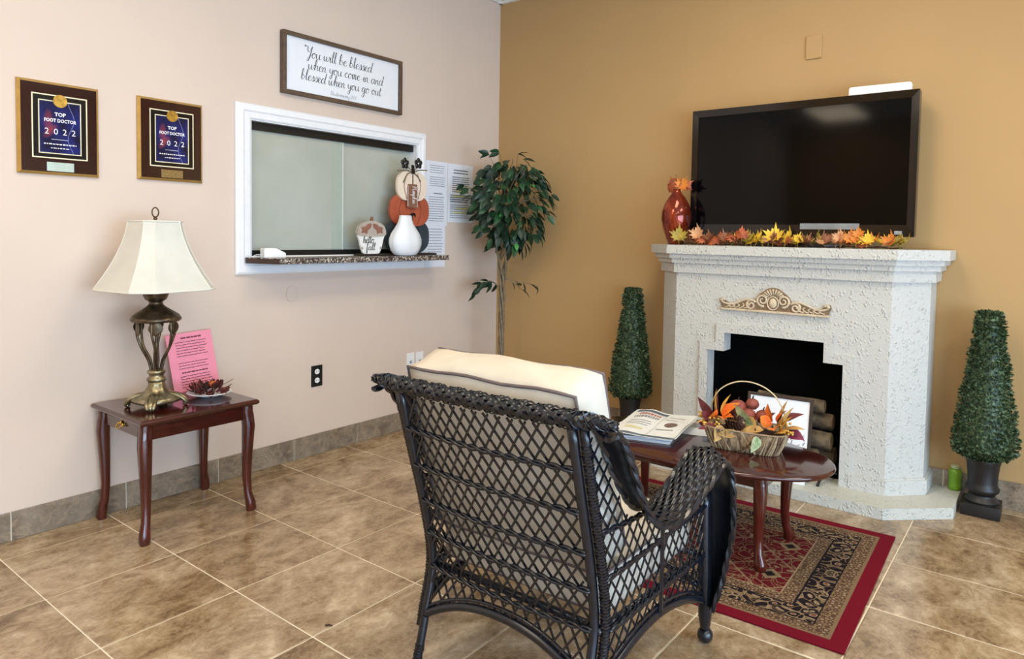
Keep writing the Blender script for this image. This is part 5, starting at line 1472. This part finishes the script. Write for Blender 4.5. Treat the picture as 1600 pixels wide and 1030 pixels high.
pick('orange silk flower bunch with gold berries at the basket\'s left end', W(-.122, -.02, .022),
     [('g', 0, 0, 0, .03, D(150), D(75), .2, 1.25), ('g', 0, .012, .01, .03, D(60), D(65), -.4, 1.1), ('o', 1, .02, 0, .025, D(20), D(55), .5, 1.25), ('o', 1, .015, -.01, .015, D(-40), D(35), .2, 1.0), ('o', 1, .03, -.005, .02, D(-80), D(25), -.3, .9), ('o', 1, .0, -.01, .02, D(-110), D(35), .3, .9),
      ('b', 0, -.01, -.01, .02, D(170), D(38), .8, 1.25), ('b', 0, .0, .01, .025, D(120), D(60), .2, 1.1), ('b', 0, -.015, -.012, .01, D(-130), D(30), .5, .9), ('g', 0, -.02, -.01, .008, D(190), D(22), .3, .8), ('g', 0, -.02, -.01, .015, D(205), D(10), .3, .75), ('t', 0, -.02, -.02, .01, D(215), D(-5), .3, .8), ('t', 1, .05, -.02, .02, D(-20), D(15), .2, 1.0), ('t', 1, .03, -.055, .0, D(-95), D(-50), .2, 1.0), ('b', 1, -.02, -.02, -.005, D(185), D(-10), .2, .9), ('b', 0, .02, -.05, -.005, D(-160), D(-8), .2, 1.0)],
     [(-.02+rb_.uniform(-.035, .04), -.045+rb_.uniform(-.02, .02), -.002+rb_.uniform(-.012, .03)) for _ in range(22)])
pick('orange silk flower bunch with gold leaves at the basket\'s right end', W(.108, -.015, .022),
     [('o', 1, 0, 0, .03, D(150), D(50), .3, 1.1), ('o', 1, .0, -.015, .02, D(-150), D(30), .3, .95), ('o', 1, .01, -.02, .01, D(-90), D(20), .1, .9), ('o', 1, .015, .0, .03, D(40), D(65), .1, .9), ('t', 0, .025, 0, .0, D(60), D(78), .2, 1.45), ('t', 0, .03, -.01, .0, D(10), D(70), -.4, 1.3), ('g', 0, .03, -.02, .0, D(-40), D(55), .3, 1.1), ('g', 0, .02, -.03, -.005, D(-60), D(20), .3, 1.0),
      ('b', 1, .045, .02, .03, D(30), D(40), .3, 1.15), ('t', 0, .05, -.01, .01, D(-10), D(15), .2, .9), ('p', 1, .06, .01, .0, D(5), D(-15), .3, 1.0), ('p', 1, .055, .0, -.005, D(-20), D(-5), .8, .9), ('t', 1, -.06, -.03, .002, D(160), D(15), .2, 1.2), ('t', 0, -.03, -.03, -.002, D(-170), D(-5), .4, 1.1)],
     [(.055+rb_.uniform(-.02, .03), -.02+rb_.uniform(-.025, .02), .006+rb_.uniform(-.01, .03)) for _ in range(16)])
pick('variegated green leaf pair draped over the basket front', W(.045, -.055, .012),
     [('v', 0, -.01, .01, .022, D(165), D(35), .5, 1.35), ('v', 1, .015, -.055, -.004, D(-90), D(-66), .2, .95), ('t', 0, -.06, -.045, -.002, D(190), D(-14), .2, 1.0), ('b', 1, -.02, .03, .02, D(100), D(30), .3, 1.2), ('b', 1, .02, .045, .03, D(60), D(40), .3, 1.1)], [])

# magazines under a folded newspaper
M_MAG = [plain('magazine_white_pages', lin(216, 222, 232), .5, var=.05), plain('magazine_grey_cover', lin(150, 160, 178), .35, var=.1), plain('magazine_cream_cover', lin(226, 220, 204), .4, var=.05)]
MGX, MGY = 1.965, -1.245
mags = [((.0, -.004), .011, D(14), 0, 'bottom magazine of the stack on the coffee table'), ((-.012, -.012), .009, D(20), 1, 'middle grey magazine in the stack under the newspaper'), ((.002, -.002), .008, D(9), 0, 'top white magazine directly beneath the newspaper')]
z = CTZ+.0006
for (dx, dy), th, rz, mi, lab in mags:
    t = thing('magazine', lab, 'magazine', (MGX+dx, MGY+dy, z), rz, 'magazines under the newspaper')
    hx, hy = .118, .172
    MB().box((-hx, -hy, .001), (hx, hy, th-.001)).build('pages', M_MAG[0], t)
    MB().box((-hx-.001, -hy-.001, th-.001), (hx+.001, hy+.001, th)).build('cover', M_MAG[2 if mi == 0 else 1], t)
    MB().box((-hx-.001, -hy-.001, 0), (hx+.001, hy+.001, .001)).build('cover', M_MAG[2 if mi == 0 else 1], t)
    z += th+.0004
M_NEWS = plain('newsprint_paper', lin(224, 227, 226), .7, var=.03)
M_NBLUE = plain('slate_blue_banner', lin(84, 96, 116), .6, var=.1); M_NRED = plain('red_headline', lin(170, 96, 90), .6); M_NGREY = plain('newsprint_grey', lin(140, 142, 144), .7); M_NPHOTO = plain('oval_photo_print', lin(112, 94, 84), .6, var=.6, scale=50)
nw = thing('newspaper', 'folded newspaper with slate banner on top of the magazine stack', 'newspaper', (MGX+.012, MGY+.006, z+.0004), D(10))
NX, NY = .148, .215
def news_h(a, b):    # the right-hand page lifts and the sheets sag in the middle
    f = (a+NX)/(2*NX); g = (b+NY)/(2*NY)
    return .012*sin(pi*min(1, f*1.9))**2*(.5+.5*g)+.020*max(0, f-.5)**1.5*(1.3-.6*g)+.003*sin(g*9+f*4)
for k, (ox, oy) in enumerate(((-.008, -.006), (.005, .004), (0, 0))):
    def F(a, b, k=k, ox=ox, oy=oy):
        x, y = -NX+2*NX*a, -NY+2*NY*b
        return (x+ox, y+oy, .0015+.0035*k+news_h(x, y)*(.45+.275*k))
    mb = MB().grid(F, 18, 12); mb.grid(lambda a, b: tuple(Vector(F(a, b))-Vector((0, 0, .0010))), 18, 12)
    mb.build('folded_sheet', M_NEWS, nw, 'full')
def N(a, b): return (a, b, .0015+.007+news_h(a, b)+.0007)
def npatch(fn, mat, nm, nu=10, nv=3):
    MB().grid(lambda a, b: N(*fn(a, b)), nu, nv).build(nm, mat, nw)
npatch(lambda a, b: (-.135+.155*a, .150+.042*b), M_NBLUE, 'banner', 14, 4)
for (x0, x1, y0, y1, mt, nm) in ((-.105, -.005, .095, .128, M_NRED, 'headline'), (-.12, .0, .05, .082, M_NGREY, 'headline'), (-.12, -.02, .0, .008, M_NGREY, 'text_line'), (-.12, -.01, -.03, -.022, M_NGREY, 'text_line'), (-.12, -.02, -.06, -.05, M_NGREY, 'text_line'), (.035, .11, .13, .142, M_NGREY, 'text_line'), (.03, .09, .07, .08, M_NGREY, 'text_line'), (.03, .11, -.10, -.085, M_NGREY, 'text_line'), (-.10, -.02, -.15, -.11, plain('pale_yellow_box', lin(214, 208, 160), .7), 'text_box'), (.0175, .0195, -.2, .19, M_NGREY, 'column_rule')):
    if nm == 'headline':
        x = x0
        while x < x1:
            w_ = rb_.uniform(.006, .014); npatch(lambda a, b: (x+w_*a, y0+(y1-y0)*b), mt, nm, 2, 2); x += w_+.0035
    else: npatch(lambda a, b: (x0+(x1-x0)*a, y0+(y1-y0)*b), mt, nm, 8, 8 if nm == 'column_rule' else 2)
vs = []; fs = []
for r_ in range(5):
    for t in range(20): vs.append(N(.080+.030*r_/4*cos(t*pi/10), -.015+.038*r_/4*sin(t*pi/10)))
for r_ in range(4):
    for t in range(20): fs.append((r_*20+t, r_*20+(t+1) % 20, (r_+1)*20+(t+1) % 20, (r_+1)*20+t))
MB().add(vs, fs).build('photo', M_NPHOTO, nw)

# loose sheet on the table between newspaper and basket, stray twig on the floor
pe = tag(MB().grid(lambda a, b: (-.11+.22*a, -.06+.12*b, .0005+.004*sin(a*3)*b), 8, 4).build('loose_sheet', M_MAG[0], None, 'full', (2.175, -1.105, CTZ+.0008), (0, 0, D(15))), 'loose pale sheet lying flat between the newspaper and the basket', 'paper')
tg_ = tag(MB().tube([(0, 0, .003), (.012, .004, .004), (.026, .002, .003)], [.0025, .003, .0018], 5).build('twig', M_DRYBR, None, 'full', (1.545, -2.78, 0), (0, 0, D(30))), 'tiny dark twig lying on the floor tile', 'twig')
